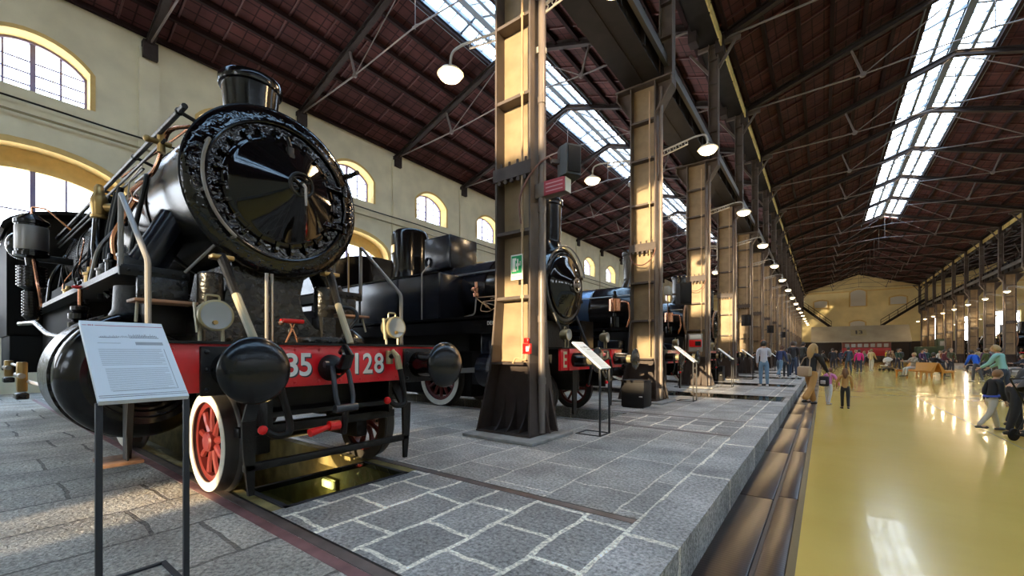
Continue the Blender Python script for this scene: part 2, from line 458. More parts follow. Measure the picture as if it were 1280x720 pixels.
# brown steel channel along the platform
g = MB(); yy = YB
while yy < YE-.1:
    g.cbox(EDGE, -.40, yy, min(yy+2.35, YE), FZ-.2, FZ-.03, .012)
    g.cbox(-.36, -.2, yy, min(yy+2.35, YE), FZ-.2, FZ+.015, .015)
    yy += 2.36
struct(g.build('trim_2', M['gutter']))
struct(MB().box(-.41, -.35, YB, YE, FZ-.2, FZ-.045).build('trim_3', mat('slot_steel', (.045,.045,.055), .5, spec=.3)))
# flush rails and glass pit covers
def rail(x0, x1, y, z=.004, w=.072, red=False):
    r = MB().box(x0, x1, y-w/2, y+w/2, -.05, z)
    o = struct(r.build('trim_4', M['railsteel']))
    if red:
        struct(MB().box(x0, x1, y-.115, y-.04, -.05, .002).build('trim_5', M['brownred']))
    struct(MB().box(x0, x1, y+w/2, y+w/2+.02, -.02, .0022).build('trim_6', M['dull']))
for k in range(0, 17):
    for s in (0, 1):
        yk = TRACK[k]+(-.74, .74)[s]
        rail(-16, KX if k < 2 else -3.3, yk, red=(k == 0 and s == 0))
def pit_cover(x0, x1, y0, y1):
    fr = MB()
    for a, b, c, d in ((x0,x1,y0,y0+.04),(x0,x1,y1-.04,y1),(x0,x0+.04,y0,y1),(x1-.04,x1,y0,y1)):
        fr.box(a, b, c, d, -.04, .006)
    o = struct(fr.build('trim_7', M['standgrey']))
    gl = MB(); gl.add([(x0+.03,y0+.03,.002),(x1-.03,y0+.03,.002),(x1-.03,y1-.03,.002),(x0+.03,y1-.03,.002)], [(0,1,2,3)]); gl.build('pane', M['pitglass'], o)
pit_cover(-4.0, -3.28, RAIL0[0]+.15, RAIL0[1]-.15)
for k in range(2, 7):
    pit_cover(-3.6, KX+.25, TRACK[k]-.62, TRACK[k]+.62)
t = thing('pit_glow', 'small added yellow glow on the wall of the inspection pit under the front locomotive', 'lamp', (-4.68, 2.71, -.36))  # added glow and light for the yellow spot under the glass, no known lamp
MB().cbox(-.14, .14, -.03, .02, -.065, .065, .012).build('housing', M['lampbody'], t, off=(0,0,0))
MB().cbox(-.115, .115, -.055, -.028, -.045, .045, .02).build('glass', mat('yellow_glow_face', (.9,.7,.3), .4, emit=(1.0,.72,.22), estr=2.2), t, off=(0,0,0))
ld = bpy.data.lights.new('pit_fill', 'POINT'); ld.energy = 5; ld.color = (1,.72,.3); ld.shadow_soft_size = .06
lo_ = bpy.data.objects.new('pit_fill', ld); COL.objects.link(lo_); lo_.parent = t; lo_.location = (0, -.12, 0)
# ------------------------------------------------------------------ walls
def arch(c, w, zs, rise, n=14, ell=False):
    """points along an arch from left to right"""
    if ell:
        return [(c-w/2*math.cos(PI*i/n), zs+rise*math.sin(PI*i/n)**.9) for i in range(n+1)]
    h = w/2; rad = (h*h+rise*rise)/(2*rise); a = math.asin(min(1, h/rad))
    return [(c+rad*math.sin(-a+2*a*i/n), zs+rise-rad+rad*math.cos(-a+2*a*i/n)) for i in range(n+1)]
WB = 5.2
WC = [1.55+WB*k for k in range(-2, 17)]
LW, LZ0, LZS, LR = 4.2, 2.3, 6.15, 1.1
UW, UZ0, UZS, UR = 2.34, 8.86, 9.98, .58
def side_wall(name, xa, xb, centres, y0, y1, low=True):
    """wall between planes xa (room side) and xb with two rows of arched openings"""
    w = MB(); lin = MB(); cur = y0
    sg = 1 if xa > xb else -1
    for c in centres:
        a, b = c-LW/2, c+LW/2
        w.prism([(cur,0),(a,0),(a,8),(cur,8)], 'x', xa, xb)
        if low:
            w.prism([(a,0),(b,0),(b,LZ0),(a,LZ0)], 'x', xa, xb)
            w.prism([(a,8)]+arch(c, LW, LZS, LR, 18, True)+[(b,8)], 'x', xa, xb)
        else: w.prism([(a,0),(b,0),(b,8),(a,8)], 'x', xa, xb)
        u0, u1 = c-UW/2, c+UW/2
        w.prism([(cur,8),(u0,8),(u0,12.15),(cur,12.15)], 'x', xa, xb)
        w.prism([(u0,8),(u1,8),(u1,UZ0),(u0,UZ0)], 'x', xa, xb)
        w.prism([(u1,8),(b,8),(b,12.15),(u1,12.15)], 'x', xa, xb)
        w.prism([(u0,12.15)]+arch(c, UW, UZS, UR)+[(u1,12.15)], 'x', xa, xb)
        # ochre lining of both openings: proud of the wall by 25 mm
        for (ww, z0, zs, rr, th, el) in ((LW, LZ0, LZS, LR, .16, True), (UW, UZ0, UZS, UR, .11, False)):
            if el and not low: continue
            inn = [(c-ww/2+.012, z0)]+arch(c, ww-.024, zs, rr-.012, 14, el)+[(c+ww/2-.012, z0)]
            out = [(c-ww/2-th, z0)]+arch(c, ww+2*th, zs, rr+th, 14, el)+[(c+ww/2+th, z0)]
            nn = len(inn); base = len(lin.v)
            f0, f1 = xa+sg*.025, xb
            vs = []
            for p in inn: vs += [(f0, p[0], p[1]), (f1, p[0], p[1])]
            for p in out: vs += [(f0, p[0], p[1]), (xa-sg*.005, p[0], p[1])]
            fs = []
            for i in range(nn-1):
                fs.append((2*i, 2*i+1, 2*i+3, 2*i+2))
                fs.append((2*i, 2*i+2, 2*(nn+i)+2, 2*(nn+i)))
                fs.append((2*(nn+i), 2*(nn+i)+2, 2*(nn+i)+3, 2*(nn+i)+1))
            lin.add(vs, fs)
        cur = b
    w.prism([(cur,0),(y1,0),(y1,8),(cur,8)], 'x', xa, xb)
    w.prism([(cur,8),(y1,8),(y1,12.15),(cur,12.15)], 'x', xa, xb)
    pl = MB()
    for c in centres:
        q = c+WB/2
        if q < y1-.5: pl.box(xa, xa+sg*.10, q-.28, q+.28, 0, 11.55)
    o = struct(w.build(name, M['cream'], fix=False))
    pl.build('pilaster', M['cream'], o); lin.build('lining', M['ochre'], o, fix=False)
    return o
side_wall('wall_left', WALLX, WALLX-.7, WC, YB, YE)
side_wall('wall_right', RWALL, RWALL+.7, WC, YB, YE, False)
def window(c, w, z0, zs, rise, x, name, nv, nh, ell, header):
    f = MB(); t = .07
    top = arch(c, w, zs, rise, 16, ell)
    inn = arch(c, w-.14, zs-header, rise-.05, 16, ell)
    # arched head
    hd_ = MB()
    for i in range(16):
        p, q, r, s = top[i], top[i+1], inn[i+1], inn[i]
        (hd_ if header > .2 else f).prism([p, q, r, s], 'x', x-.06, x+.06)
    f.box(x-.06, x+.06, c-w/2, c-w/2+t, z0, zs+.02); f.box(x-.06, x+.06, c+w/2-t, c+w/2, z0, zs+.02)
    f.box(x-.06, x+.06, c-w/2, c+w/2, z0, z0+t)
    def ztop(y):
        u = (y-(c-w/2+.07))/(w-.14)
        for i in range(16):
            if inn[i][0] <= y <= inn[i+1][0]:
                k = (y-inn[i][0])/(inn[i+1][0]-inn[i][0]+1e-9); return inn[i][1]+k*(inn[i+1][1]-inn[i][1])
        return zs
    for i in range(1, nv):
        y = c-w/2+w*i/nv; th = .06 if i == nv//2 else .024
        f.box(x-.03, x+.03, y-th, y+th, z0, ztop(y)+.01)
    for jx in range(1, nh):
        z = z0+(zs-header+.2-z0)*jx/(nh-.4)
        f.box(x-.012, x+.012, c-w/2+.05, c+w/2-.05, z-.022, z+.022)
    o = struct(f.build(name, M['winframe']))
    if hd_.v: hd_.build('header', M['ochre'], o)
    hd = [p for p in inn]
    gl = MB().prism([(c-w/2+.04, z0+.03), (c+w/2-.04, z0+.03), (c+w/2-.04, zs-header)]+hd[::-1]+[(c-w/2+.04, zs-header)], 'x', x-.004, x+.004)
    gl.build('pane', M['pane'], o, fix=False)
    return o
wu = window(0, UW, UZ0, UZS, UR, 0, 'window_1', 4, 4, False, .03)
wl = window(0, LW, LZ0, LZS, LR, 0, 'window_2', 6, 6, True, .55)
first = True
for (x) in (WALLX-.55, RWALL+.55):
    for c in WC:
        for src in (wu, wl):
            if src is wl and not first: continue
            if first and c == WC[0]: o = src
            else: o = copy_tree(src)
            o.location = (x, c, 0)
    first = False
# end wall and back wall: rectangles with rectangular openings, gables above
def cross_wall(name, ya, yb, openings, m, x0=WALLX-.7, x1=RWALL+.7, top=12.0):
    w = MB()
    xs = sorted({x0, x1}|{o[0] for o in openings}|{o[1] for o in openings})
    for i in range(len(xs)-1):
        a, b = xs[i], xs[i+1]; z = -1.0
        for o in sorted([o for o in openings if o[0] <= a+1e-6 and o[1] >= b-1e-6], key=lambda o: o[2]):
            w.box(a, b, ya, yb, z, o[2]); z = o[3]
        w.box(a, b, ya, yb, z, top)
    for g0, g1 in ((WALLX-.7, -3.1), (-3.1, 12.1), (12.1, RWALL+.7)):
        mid = (g0+g1)/2
        w.prism([(g0, top), (g1, top), (mid, top+.34*(g1-g0)/2)], 'y', ya, yb)
    return struct(w.build(name, m, fix=False))
ENDW = [(13.4, 14.5, 3.0, 6.6), (16.2, 17.2, 3.0, 6.6), (19.8, 22.2, 3.0, 7.2), (24.5, 26.5, 3, 7.2)]
cross_wall('wall_end', YE, YE+.6, ENDW, M['yellowwall'])
BACKW = [(-1.75, 1.35, 6.6, 8.7), (-1.75, 1.35, 3.55, 5.0), (-2.95, -2.0, 1.95, 4.3), (-6.6, -5.5, 2.5, 3.6), (-16.5, -12.5, 3.2, 7.5)]  # unseen openings, sized and placed for where sun and daylight should land
cross_wall('wall_back', YB-.6, YB, BACKW, M['cream'])
def flat_window(name, x0, x1, z0, z1, y, nv, nh, th=.03):
    f = MB()
    f.box(x0, x0+.08, y-.05, y+.05, z0, z1); f.box(x1-.08, x1, y-.05, y+.05, z0, z1)
    f.box(x0, x1, y-.05, y+.05, z0, z0+.08); f.box(x0, x1, y-.05, y+.05, z1-.08, z1)
    for i in range(1, nv): q = x0+(x1-x0)*i/nv; f.box(q-th/2, q+th/2, y-.02, y+.02, z0, z1)
    for i in range(1, nh): q = z0+(z1-z0)*i/nh; f.box(x0, x1, y-.02, y+.02, q-th/2, q+th/2)
    o = struct(f.build(name, M['winframe']))
    MB().box(x0+.04, x1-.04, y-.004, y+.004, z0+.04, z1-.04).build('pane', M['pane'], o)
for i, (a, b, c, d) in enumerate(ENDW): flat_window('window_%d' % (3+i), a, b, c, d, YE+.3, 2, 4)
for i, (a, b, c, d) in enumerate(BACKW): flat_window('window_%d' % (7+i), a, b, c, d, YB-.3, 3, 3, .02)
# blind windows and joints on the end wall
def blind(x0, x1, z0, zs, rise, label):
    c = (x0+x1)/2
    o = thing('blind_window', label, 'panel', (c, YE, z0))
    p = MB().prism([(x0, z0), (x1, z0)]+arch(c, x1-x0, zs, rise, 10)[::-1], 'y', YE-.02, YE-.06)
    p.build('panel', M['blind'], o)
    f = MB(); pts = [(x0, YE-.06, z0)]+[(q[0], YE-.06, q[1]) for q in arch(c, x1-x0, zs, rise, 10)]+[(x1, YE-.06, z0)]
    f.tube(pts, .12, 6); f.tube([(x0-.1, YE-.06, z0), (x1+.1, YE-.06, z0)], .08, 6)
    f.build('surround', M['ochre'], o)
blind(3.45, 5.6, 8.85, 11.2, .5, 'tall pale blank arched panel high on the yellow end wall')
blind(-1.45, .55, 8.85, 10.0, .2, 'low pale blank panel on the end wall left of the tall one')
blind(8.4, 10.5, 8.85, 10.0, .25, 'low pale blank panel on the end wall right of the tall one')
blind(3.4, 5.5, 4.6, 6.2, .35, 'pale arched panel above the numbered canopy')
struct(MB().box(WALLX, RWALL, YE-.05, YE, 11.3, 11.5).build('trim_8', M['ochre']))
# ------------------------------------------------------------------ roofs
SL = .34
def slope(name, xe, xr, ze, y0, y1, sk0=None, sky1=None):
    """roof slope from eave xe to ridge xr; skylight strip from sk0 to the ridge for y < sky1"""
    sg = 1 if xr > xe else -1
    z = lambda x: ze+SL*(x-xe)*sg
    w = MB()
    def sheet(a, b, ya, yb):
        w.add([(a,ya,z(a)),(b,ya,z(b)),(b,yb,z(b)),(a,yb,z(a)),(a,ya,z(a)+.16),(b,ya,z(b)+.16),(b,yb,z(b)+.16),(a,yb,z(a)+.16)],
              [(0,1,2,3),(7,6,5,4),(0,4,5,1),(1,5,6,2),(2,6,7,3),(3,7,4,0)])
    sheet(xe-sg*.5, sk0, y0, y1)
    sheet(sk0, xr, sky1, y1)
    o = struct(w.build(name, M['roof']))
    p = MB(); b = MB(); L = abs(xr-xe)
    n = 6
    for i in range(n+1):
        x = xe+sg*(.15+(abs(sk0-xe)-.2)*i/n)
        p.box(x-.06, x+.06, y0, y1, z(x)-.19, z(x)-.02)
    yy = y0+.3; 
    while yy < y1:
        b.bar((xe, yy, z(xe)-.03), (sk0, yy, z(sk0)-.03), .05, .06, (0,0,1)); yy += 1.31
    for x in (sk0+sg*.6, xr-sg*.3): p.box(x-.05, x+.05, sky1, y1, z(x)-.19, z(x)-.02)
    p.build('purlin', M['purlin'], o); b.build('rafter_batten', M['batten'], o)
    # skylight: frame and panes
    f = MB(); zz = lambda x: z(x)+.03
    for x in (sk0, (sk0*.5+xr*.5)): f.box(x-.06, x+.06, y0, sky1, zz(x)-.08, zz(x)+.06)
    f.box(sk0-sg*.12-.03, sk0-sg*.12+.03, y0, sky1, zz(sk0)-.22, zz(sk0)+.10)
    yy = y0+.2; i = 0
    while yy < sky1:
        t = .10 if i % 4 == 0 else .035
        f.bar((sk0, yy, zz(sk0)), (xr, yy, zz(xr)), t, t+.02); yy += .66; i += 1
    f.box(xr-.13, xr+.13, y0, sky1, zz(xr)-.16, zz(xr)+.06)
    so = struct(f.build('window_20', M['skyframe']))
    gp = MB(); a, c = sk0, xr
    gp.add([(a,y0,zz(a)+.01),(c,y0,zz(c)+.01),(c,sky1,zz(c)+.01),(a,sky1,zz(a)+.01)], [(0,1,2,3)])
    gp.build('pane', M['pane'], so)
    return o
SKY1 = 54.5
slope('ceiling', WALLX, -10.9, 12.05, YB, YE, -12.05, SKY1)
slope('ceiling', -3.45, -10.9, 12.05-.1, YB, YE, -9.65, SKY1)
slope('ceiling', -2.75, 4.5, 11.95, YB, YE, 3.12, SKY1)
slope('ceiling', 11.85, 4.5, 11.95, YB, YE, 5.70, SKY1)
slope('ceiling', 12.6, 20.3, 12.0, YB, YE, 19.0, SKY1)
slope('ceiling', RWALL, 20.3, 12.0, YB, YE, 21.6, SKY1)
# valley gutters between the spans, with fascia boards coloured as if lit yellow
for x, s in ((-3.1, 1), (12.2, -1)):
    g = MB().box(x-.32, x+.32, YB, YE, 11.55, 11.62); g.box(x-.34, x-.3, YB, YE, 11.55, 11.95); g.box(x+.3, x+.34, YB, YE, 11.55, 11.95)
    g.box(x-.5, x+.5, YB, YE, 12.05, 12.3)
    struct(g.build('trim_9', M['girder']))
    f = MB(); yy = YB
    while yy < YE-1:
        f.box(x+s*.36, x+s*.40, yy+.06, yy+1.25, 11.30, 11.62); yy += BAY/4
    struct(f.build('trim_10', M['gutterfascia']))
# ------------------------------------------------------------------ trusses
def truss(xe0, xe1, ze, label, group, y):
    t = thing('roof_truss', label, 'roof truss', (0, y, 0), 0, group)
    c = (xe0+xe1)/2; h = abs(xe1-xe0)/2; zr = ze+SL*h-.30; ze2 = ze-.22
    off = (0, y, 0)
    bd = lambda mb, n, m: mb.build(n, m, t, off=(0,0,0))
    for s in (-1, 1):
        xe = c+s*h
        r = MB().bar((xe, 0, ze2), (c, 0, zr), .20, .05); r.bar((xe, 0, ze2-.10), (c, 0, zr-.10), .03, .20); r.bar((xe, 0, ze2-.2), (c, 0, zr-.2), .20, .04)
        bd(r, 'rafter', M['truss'])
        mx, mz = (xe+c)/2, (ze2+zr)/2
        nx, nz = mx-s*.36-0*s, mz-1.25
        bd(MB().bar((mx, 0, mz-.15), (nx, 0, nz), .07, .07), 'strut', M['tierod'])
        bd(MB().tube([(xe, 0, ze2-.1), (nx, 0, nz)], .032, 6), 'tie_rod', M['tierod'])
        bd(MB().tube([(nx, 0, nz), (c, 0, zr-.15)], .022, 6), 'tie_rod', M['tierod'])
        hz = nz+.25
        bd(MB().tube([(nx, 0, nz), (c, 0, hz)], .026, 6), 'tie_rod', M['tierod'])
        k = MB().cyl((nx, -.05, nz), (nx, .05, nz), .10, n=10); bd(k, 'joint_plate', M['tierod'])
        b = MB().box(xe-.25 if s > 0 else xe, xe if s > 0 else xe+.25, -.2, .2, ze2-.62, ze2-.05)
        bd(b, 'bracket', M['truss'])
    hang = MB().tube([(c, 0, hz-.1), (c, 0, zr-.1)], .016, 5); hang.cyl((c-.12, 0, hz), (c+.12, 0, hz), .04, n=8)
    bd(hang, 'hanger', M['tierod'])
    return t
LT = [4.15+WB*k for k in range(0, 17)]
for (a, b, ze, ys, nm, grp) in ((WALLX, -3.3, 12.05, LT, 'left aisle', 'trusses over the left aisle'),
                           (-2.9, 12.0, 11.95, COLY, 'central hall', 'trusses over the central hall'),
                           (12.4, RWALL, 12.0, COLY[7:], 'right aisle', 'trusses over the right aisle')):
    src = None
    for i, y in enumerate(ys):
        lab = 'brown iron roof truss with tie rods over the %s, %s counted from the camera' % (nm, ORD[i])
        if src is None: src = truss(a, b, ze, lab, grp, y)
        else: dup(src, (0, y, 0), label=lab)

# ------------------------------------------------------------------ columns
def column(label, x, y, s=1):
    """iron column; s=1: hall lies on the +x side"""
    t = thing('iron_column', label, 'column', (x, y, 0), 0, None)
    B = lambda mb, n, m, p=t: mb.build(n, m, p, off=(0,0,0) if p is t else None)
    B(MB().cbox(-.62, .58, -.56, .50, 0, .045, .01), 'plinth', M['grouttrim'])
    fl = MB(); bs = MB()
    # flanges: plates in the y-z plane, splayed at the foot
    def flange(mb, xs, z0, z1, d0, d1, th):
        # xs = (x at z0, x at z1); d = half depth along y
        (xa, xb) = xs; o = th
        f0, r0, f1, r1 = d0[0], d0[1], d1[0], d1[1]
        vs = [(xa,f0,z0),(xa+o,f0,z0),(xa+o,r0,z0),(xa,r0,z0),(xb,f1,z1),(xb+o,f1,z1),(xb+o,r1,z1),(xb,r1,z1)]
        mb.add(vs, [(0,3,2,1),(4,5,6,7),(0,1,5,4),(1,2,6,5),(2,3,7,6),(3,0,4,7)])
    zt = 1.035
    flange(bs, (-.57, -.375), .045, zt, (-.32,.42), (-.235,.26), .03)
    flange(bs, (.345, .285), .045, zt, (-.32,.42), (-.235,.26), .03)
    flange(fl, (-.375, -.31), zt, 2.0, (-.235,.26), (-.20,.20), .03)
    flange(fl, (.285, .275), zt, 2.0, (-.235,.26), (-.20,.20), .03)
    flange(fl, (-.31, -.31), 2.0, 7.65, (-.20,.20), (-.20,.20), .03)
    flange(fl, (.275, .275), 2.0, 7.65, (-.20,.20), (-.20,.20), .03)
    B(fl, 'flange', M['flange'])
    # foot: web, bottom plate and curved ribs
    bs.prism([(-.55,.045),(.35,.045),(.29,zt),(-.36,zt)], 'y', -.02, .02)
    bs.box(-.57, .375, -.32, .42, .045, .075)
    for xr in (-.27, -.07, .13):
        pts = [(-.02,.62),(-.02,.075),(-.29,.075)]+[(-.29+.27*math.sin(a)**1.2, .075+.56*(1-math.cos(a))) for a in [PI/2*i/6 for i in range(1,6)]]
        bs.prism(pts, 'x', xr-.012, xr+.012)
    for yr in (.0, .2): bs.prism([(.36, .08), (.50, .08), (.36, .7)], 'y', yr-.012, yr+.012)
    bs.box(-.38, .31, -.235, .26, zt-.02, zt+.012)
    B(bs, 'foot', M['colbase'])
    w = MB(); w.prism([(-.36,zt),(.30,zt),(.285,2.0),(.285,7.65),(-.30,7.65),(-.30,2.0)], 'y', -.015, .015)
    B(w, 'web', M['column'])
    st = MB()
    for z in (1.95, 2.87, 3.70, 4.75, 5.83, 6.75):
        st.box(-.31, .29, -.19, .19, z-.022, z+.022)
    B(st, 'stiffener', M['flange'])
    c = MB()
    for sx in (-1, 1):
        x0 = .29*sx
        c.prism([(x0, 6.9), (x0+sx*.36, 7.45), (x0+sx*.36, 7.62), (x0, 7.62)], 'y', -.02, .02)
        a = (x0, 0, 6.88); b = (x0+sx*.37, 0, 7.45)
        c.bar(a, b, .34, .03); c.bar(b, (x0+sx*.37, 0, 7.62), .34, .03, (1,0,0))
    c.box(-.68, .68, -.22, .22, 7.62, 7.66)
    B(c, 'corbel', M['flange'])
    # post above the crane girder
    u = MB(); ux = .52*s
    for sx in (-.14, .14): u.box(ux+sx-.012, ux+sx+.012, -.13, .13, 7.66, 11.6)
    u.box(ux-.13, ux+.13, -.012, .012, 7.66, 11.6)
    for z in (8.6, 9.4, 10.2, 11.0): u.box(ux-.14, ux+.14, -.12, .12, z-.01, z+.01)
    u.bar((ux-.14*s, 0, 10.6), (ux-.75*s, 0, 11.5), .08, .08); u.bar((ux+.14*s, 0, 10.7), (ux+.7*s, 0, 11.55), .08, .08)
    u.bar((ux-.5*s, 0, 11.5), (ux+.8*s, 0, 11.5), .1, .14)
    B(u, 'upper_post', M['flange'])
    px = s*.385
    p = MB().cyl((px, -.04, .08), (px, -.04, 7.5), .047, n=12)
    for z in (.75, 1.6, 3.1, 4.6, 6.1): p.cyl((px, -.04, z), (px, -.04, z+.09), .056, n=12)
    B(p, 'downpipe', M['pipe'])
    k = MB().tube([(.17, -.20, 1.1), (.17, -.20, 7.4)], .016, 6)
    for z in (1.95, 2.87, 3.7, 4.75, 5.83): k.box(.14, .20, -.205, -.17, z-.02, z+.02)
    B(k, 'conduit', M['conduit'])
    # bolted collar plate
    q = MB(); q.box(-.33, .32, -.225, -.20, 3.62, 3.80); 
    for i in range(5): q.cyl((-.22+i*.11, -.225, 3.59), (-.22+i*.11, -.19, 3.59), .03, n=8)
    for i in range(4): q.box(-.2+i*.14, -.17+i*.14, -.22, -.2, 3.8, 3.86)
    B(q, 'collar', M['colbase'])
    return t
def pos_word(i): return ORD[i]
src = column('near iron column with flared foot, green exit sign and red alarm box', COLX, COLY[0])
for i in range(1, 17):
    extra = {1: ' beside the black cabinet', 2: ' with the red switch panel'}.get(i, '')
    dup(src, (COLX, COLY[i], 0), label='brown iron column%s, %s of the row along the stone platform' % (extra, pos_word(i)), group='iron columns along the stone platform')
src['group'] = 'iron columns along the stone platform'
srcR = None
for i in range(7, 17):
    lab = 'dark iron column on the far right side of the hall, %s of that row' % ORD[i-7]
    if srcR is None: srcR = column(lab, COLR, COLY[i], -1); srcR['group'] = 'iron columns on the right side of the hall'
    else: dup(srcR, (COLR, COLY[i], 0), label=lab)
# ------------------------------------------------------------------ crane girders
def girder(label, x, s, y):
    t = thing('crane_girder', label, 'girder', (x, y, 7.66), 0, None)
    B = lambda mb, n, m: mb.build(n, m, t, off=(0,0,0))
    L = BAY-.02
    g = MB().box(-.42, .42, 0, L, 0, .04); g.box(-.36, -.33, 0, L, .04, .82); g.box(.33, .36, 0, L, .04, .82); g.box(-.42, .42, 0, L, .82, .86)
    g.box(-.03, .03, 0, L, -.012, 0)
    for i in range(5):
        yy = .05+i*(L-.1)/4
        g.box(-.46, -.36, yy-.03, yy+.03, .04, .82); g.box(.36, .46, yy-.03, yy+.03, .04, .82)
    B(g, 'box_beam', M['girder'])
    e = MB().box(s*.50-.03, s*.50+.03, 0, L, .30, .56); e.box(s*.36, s*.53, 0, L, .54, .57); e.box(s*.47, s*.56, 0, L, .28, .31)
    B(e, 'walkway_edge', M['dimsteel'])
    r = MB().box(-.04, .04, 0, L, .86, .95); B(r, 'crane_rail', M['railsteel'])
    h = MB()
    for yy in (.1, L/3, 2*L/3, L-.1): h.tube([(-s*.44, yy, .86), (-s*.44, yy, 1.7)], .018, 5)
    h.tube([(-s*.44, 0, 1.7), (-s*.44, L, 1.7)], .018, 5); h.tube([(-s*.44, 0, 1.3), (-s*.44, L, 1.3)], .013, 5)
    B(h, 'handrail', M['truss'])
    return t
gs = None
for i in range(-1, 16):
    y = COLY[0]+BAY*i
    lab = 'dark riveted crane girder above the platform columns, %s span from the camera' % ORD[i+1]
    if gs is None: gs = girder(lab, COLX, 1, y); gs['group'] = 'crane girders on the platform columns'
    else: dup(gs, (COLX, y, 7.66), label=lab)
gs = None
for i in range(7, 16):
    y = COLY[i]
    lab = 'dark crane girder above the right-hand columns, %s span from the camera' % ORD[i-7]
    if gs is None: gs = girder(lab, COLR, -1, y); gs['group'] = 'crane girders on the right columns'
    else: dup(gs, (COLR, y, 7.66), label=lab)
# ------------------------------------------------------------------ bracket lamps
lamp_data = bpy.data.lights.new('lamp_light', 'POINT'); lamp_data.energy = 85; lamp_data.color = (1, .70, .38); lamp_data.shadow_soft_size = .12
def lamp(label, x, y, group):
    t = thing('bracket_lamp', label, 'lamp', (x, y, 5.75), 0, group)
    B = lambda mb, n, m: mb.build(n, m, t, off=(0,0,0))
    a = MB().bend([(-1.08, 0, .22), (-.25, 0, .36), (-.02, 0, .34), (0, 0, .12)], .020, .14, 8)
    a.bend([(-1.08, 0, .10), (-.42, 0, .23)], .014, .1, 6)
    for i in range(5):
        q = -.98+i*.13; a.torus((q, 0, .18+i*.023), (0,1,0), .035, .008, 12, 5)
    a.tube([(-1.06, 0, -.35), (-1.06, 0, .55)], .022, 8); a.box(-1.12, -1.0, -.05, .05, -.42, -.34)
    B(a, 'arm', M['greyplastic'])
    sh = MB().lathe([(.035,.13),(.05,.10),(.09,.085),(.17,.04),(.215,-.01),(.21,-.015),(.16,.03),(.08,.07),(.03,.08)], (0,0,0), (0,0,1), 24)
    B(sh, 'lamp_shade', M['lampwhite'])
    b = MB().sph((0,0,-.03), .185, 20, (1,1,.5), 12); B(b, 'bulb', M['bulb'])
    l = bpy.data.objects.new('lamp_light', lamp_data); COL.objects.link(l); l.parent = t; l.location = (0,0,-.22)
    return t
ls = lamp('warm bracket lamp over the hall floor, %s of the long row on the platform columns' % ORD[0], -2.09, COLY[0], 'lamps along the hall side of the platform columns')
for i in range(1, 16):
    dup(ls, (-2.09, COLY[i], 5.75), label='warm bracket lamp over the hall floor, %s of the long row on the platform columns' % ORD[i])
for i in range(0, 8):
    dup(ls, (-4.91, COLY[i], 5.75), PI, label='warm lamp on a curved arm above the locomotives, %s from the camera' % ORD[i], group='lamps on the locomotive side of the columns')
for i in range(7, 16):
    dup(ls, (10.9, COLY[i], 5.75), PI, label='warm bracket lamp on the right-hand columns, %s of that row' % ORD[i-7], group='lamps on the right columns')
for i in range(8, 15):
    dup(ls, (13.75, COLY[i], 4.9), 0, label='lamp behind the right-hand columns, %s from the camera' % ORD[i-8], group='lamps behind the right columns')
# ------------------------------------------------------------------ fittings on and near the columns
def one(name, label, cat, mb, m, loc, group=None):
    o = mb.build(name, m, None); tag(o, label, cat, group); return o
def box_thing(name, label, cat, c, d, m, bev=.01):
    t = thing(name, label, cat, c)
    mb = MB().cbox(-d[0]/2, d[0]/2, -d[1]/2, d[1]/2, -d[2]/2, d[2]/2, bev)
    return t, mb
F1 = COLY[0]-.225
t = thing('exit_sign', 'green and white emergency exit sign on the near column', 'sign', (-3.40, F1-.004, 2.36))
MB().cbox(-.10, .10, -.006, .004, -.175, .175, .003).build('panel', M['signwhite'], t, off=(0,0,0))
g = MB().box(-.085, .085, -.010, -.006, -.085, .155); g.build('green_field', M['greensign'], t, off=(0,0,0))
g = MB().box(-.07, -.02, -.013, -.010, -.06, .125); g.box(-.02, -.005, -.013, -.010, .09, .125); g.box(-.02, -.005, -.013, -.010, -.06, -.03)
g.box(.012, .03, -.013, -.010, -.05, .11); g.box(.03, .07, -.013, -.010, .015, .045); g.box(.055, .07, -.013, -.010, .015, .075); g.box(-.005, .012, -.013, -.010, .01, .05)
g.build('pictogram', M['signwhite'], t, off=(0,0,0))
g = MB()
for i in range(3): g.box(-.08+.02*i, .08-.02*i, -.009, -.006, -.125-.02*i, -.118-.02*i)
g.build('small_print', M['platemark'], t, off=(0,0,0))
t = thing('alarm_box', 'small red fire alarm box on the foot of the near column', 'alarm box', (-3.21, F1-.01, 1.235))
MB().cbox(-.06, .06, -.05, .01, -.07, .07, .008).build('case', M['redbright'], t, off=(0,0,0))
MB().cbox(-.045, .025, -.04, .01, .075, .145, .006).build('siren', M['redbright'], t, off=(0,0,0))
MB().box(.0, .045, -.056, -.05, -.035, .03).build('glass', M['signwhite'], t, off=(0,0,0))
MB().bend([(-.02,-.02,-.08),(-.02,-.02,-.16),(-.2,-.02,-.12),(-.24,-.02,-.2)], .014, .04, 6).build('conduit', M['conduit'], t, off=(0,0,0))
t = thing('illuminated_sign', 'red and white box sign on the near column below the grey speaker', 'sign', (-2.98, COLY[0]-.02, 3.40))
MB().cbox(-.22, .26, -.07, .07, -.10, .10, .01).build('case', M['pipe'], t, off=(0,0,0))
MB().box(-.06, .255, -.085, -.07, -.095, .095).build('red_face', M['redpanel'], t, off=(0,0,0))
MB().box(.26, .268, -.07, .07, -.09, .09).build('end_plate', M['signwhite'], t, off=(0,0,0))
g = MB()
for zz in (.05, 0, -.05): g.box(-.03, .23, -.089, -.085, zz-.007, zz+.007)
g.build('stripe', mat('sign_pink_stripe', (.62,.3,.33), .5), t, off=(0,0,0))
MB().bar((-.28,0,.08),(-.1,0,.08),.03,.03).build('bracket', M['pipe'], t, off=(0,0,0))
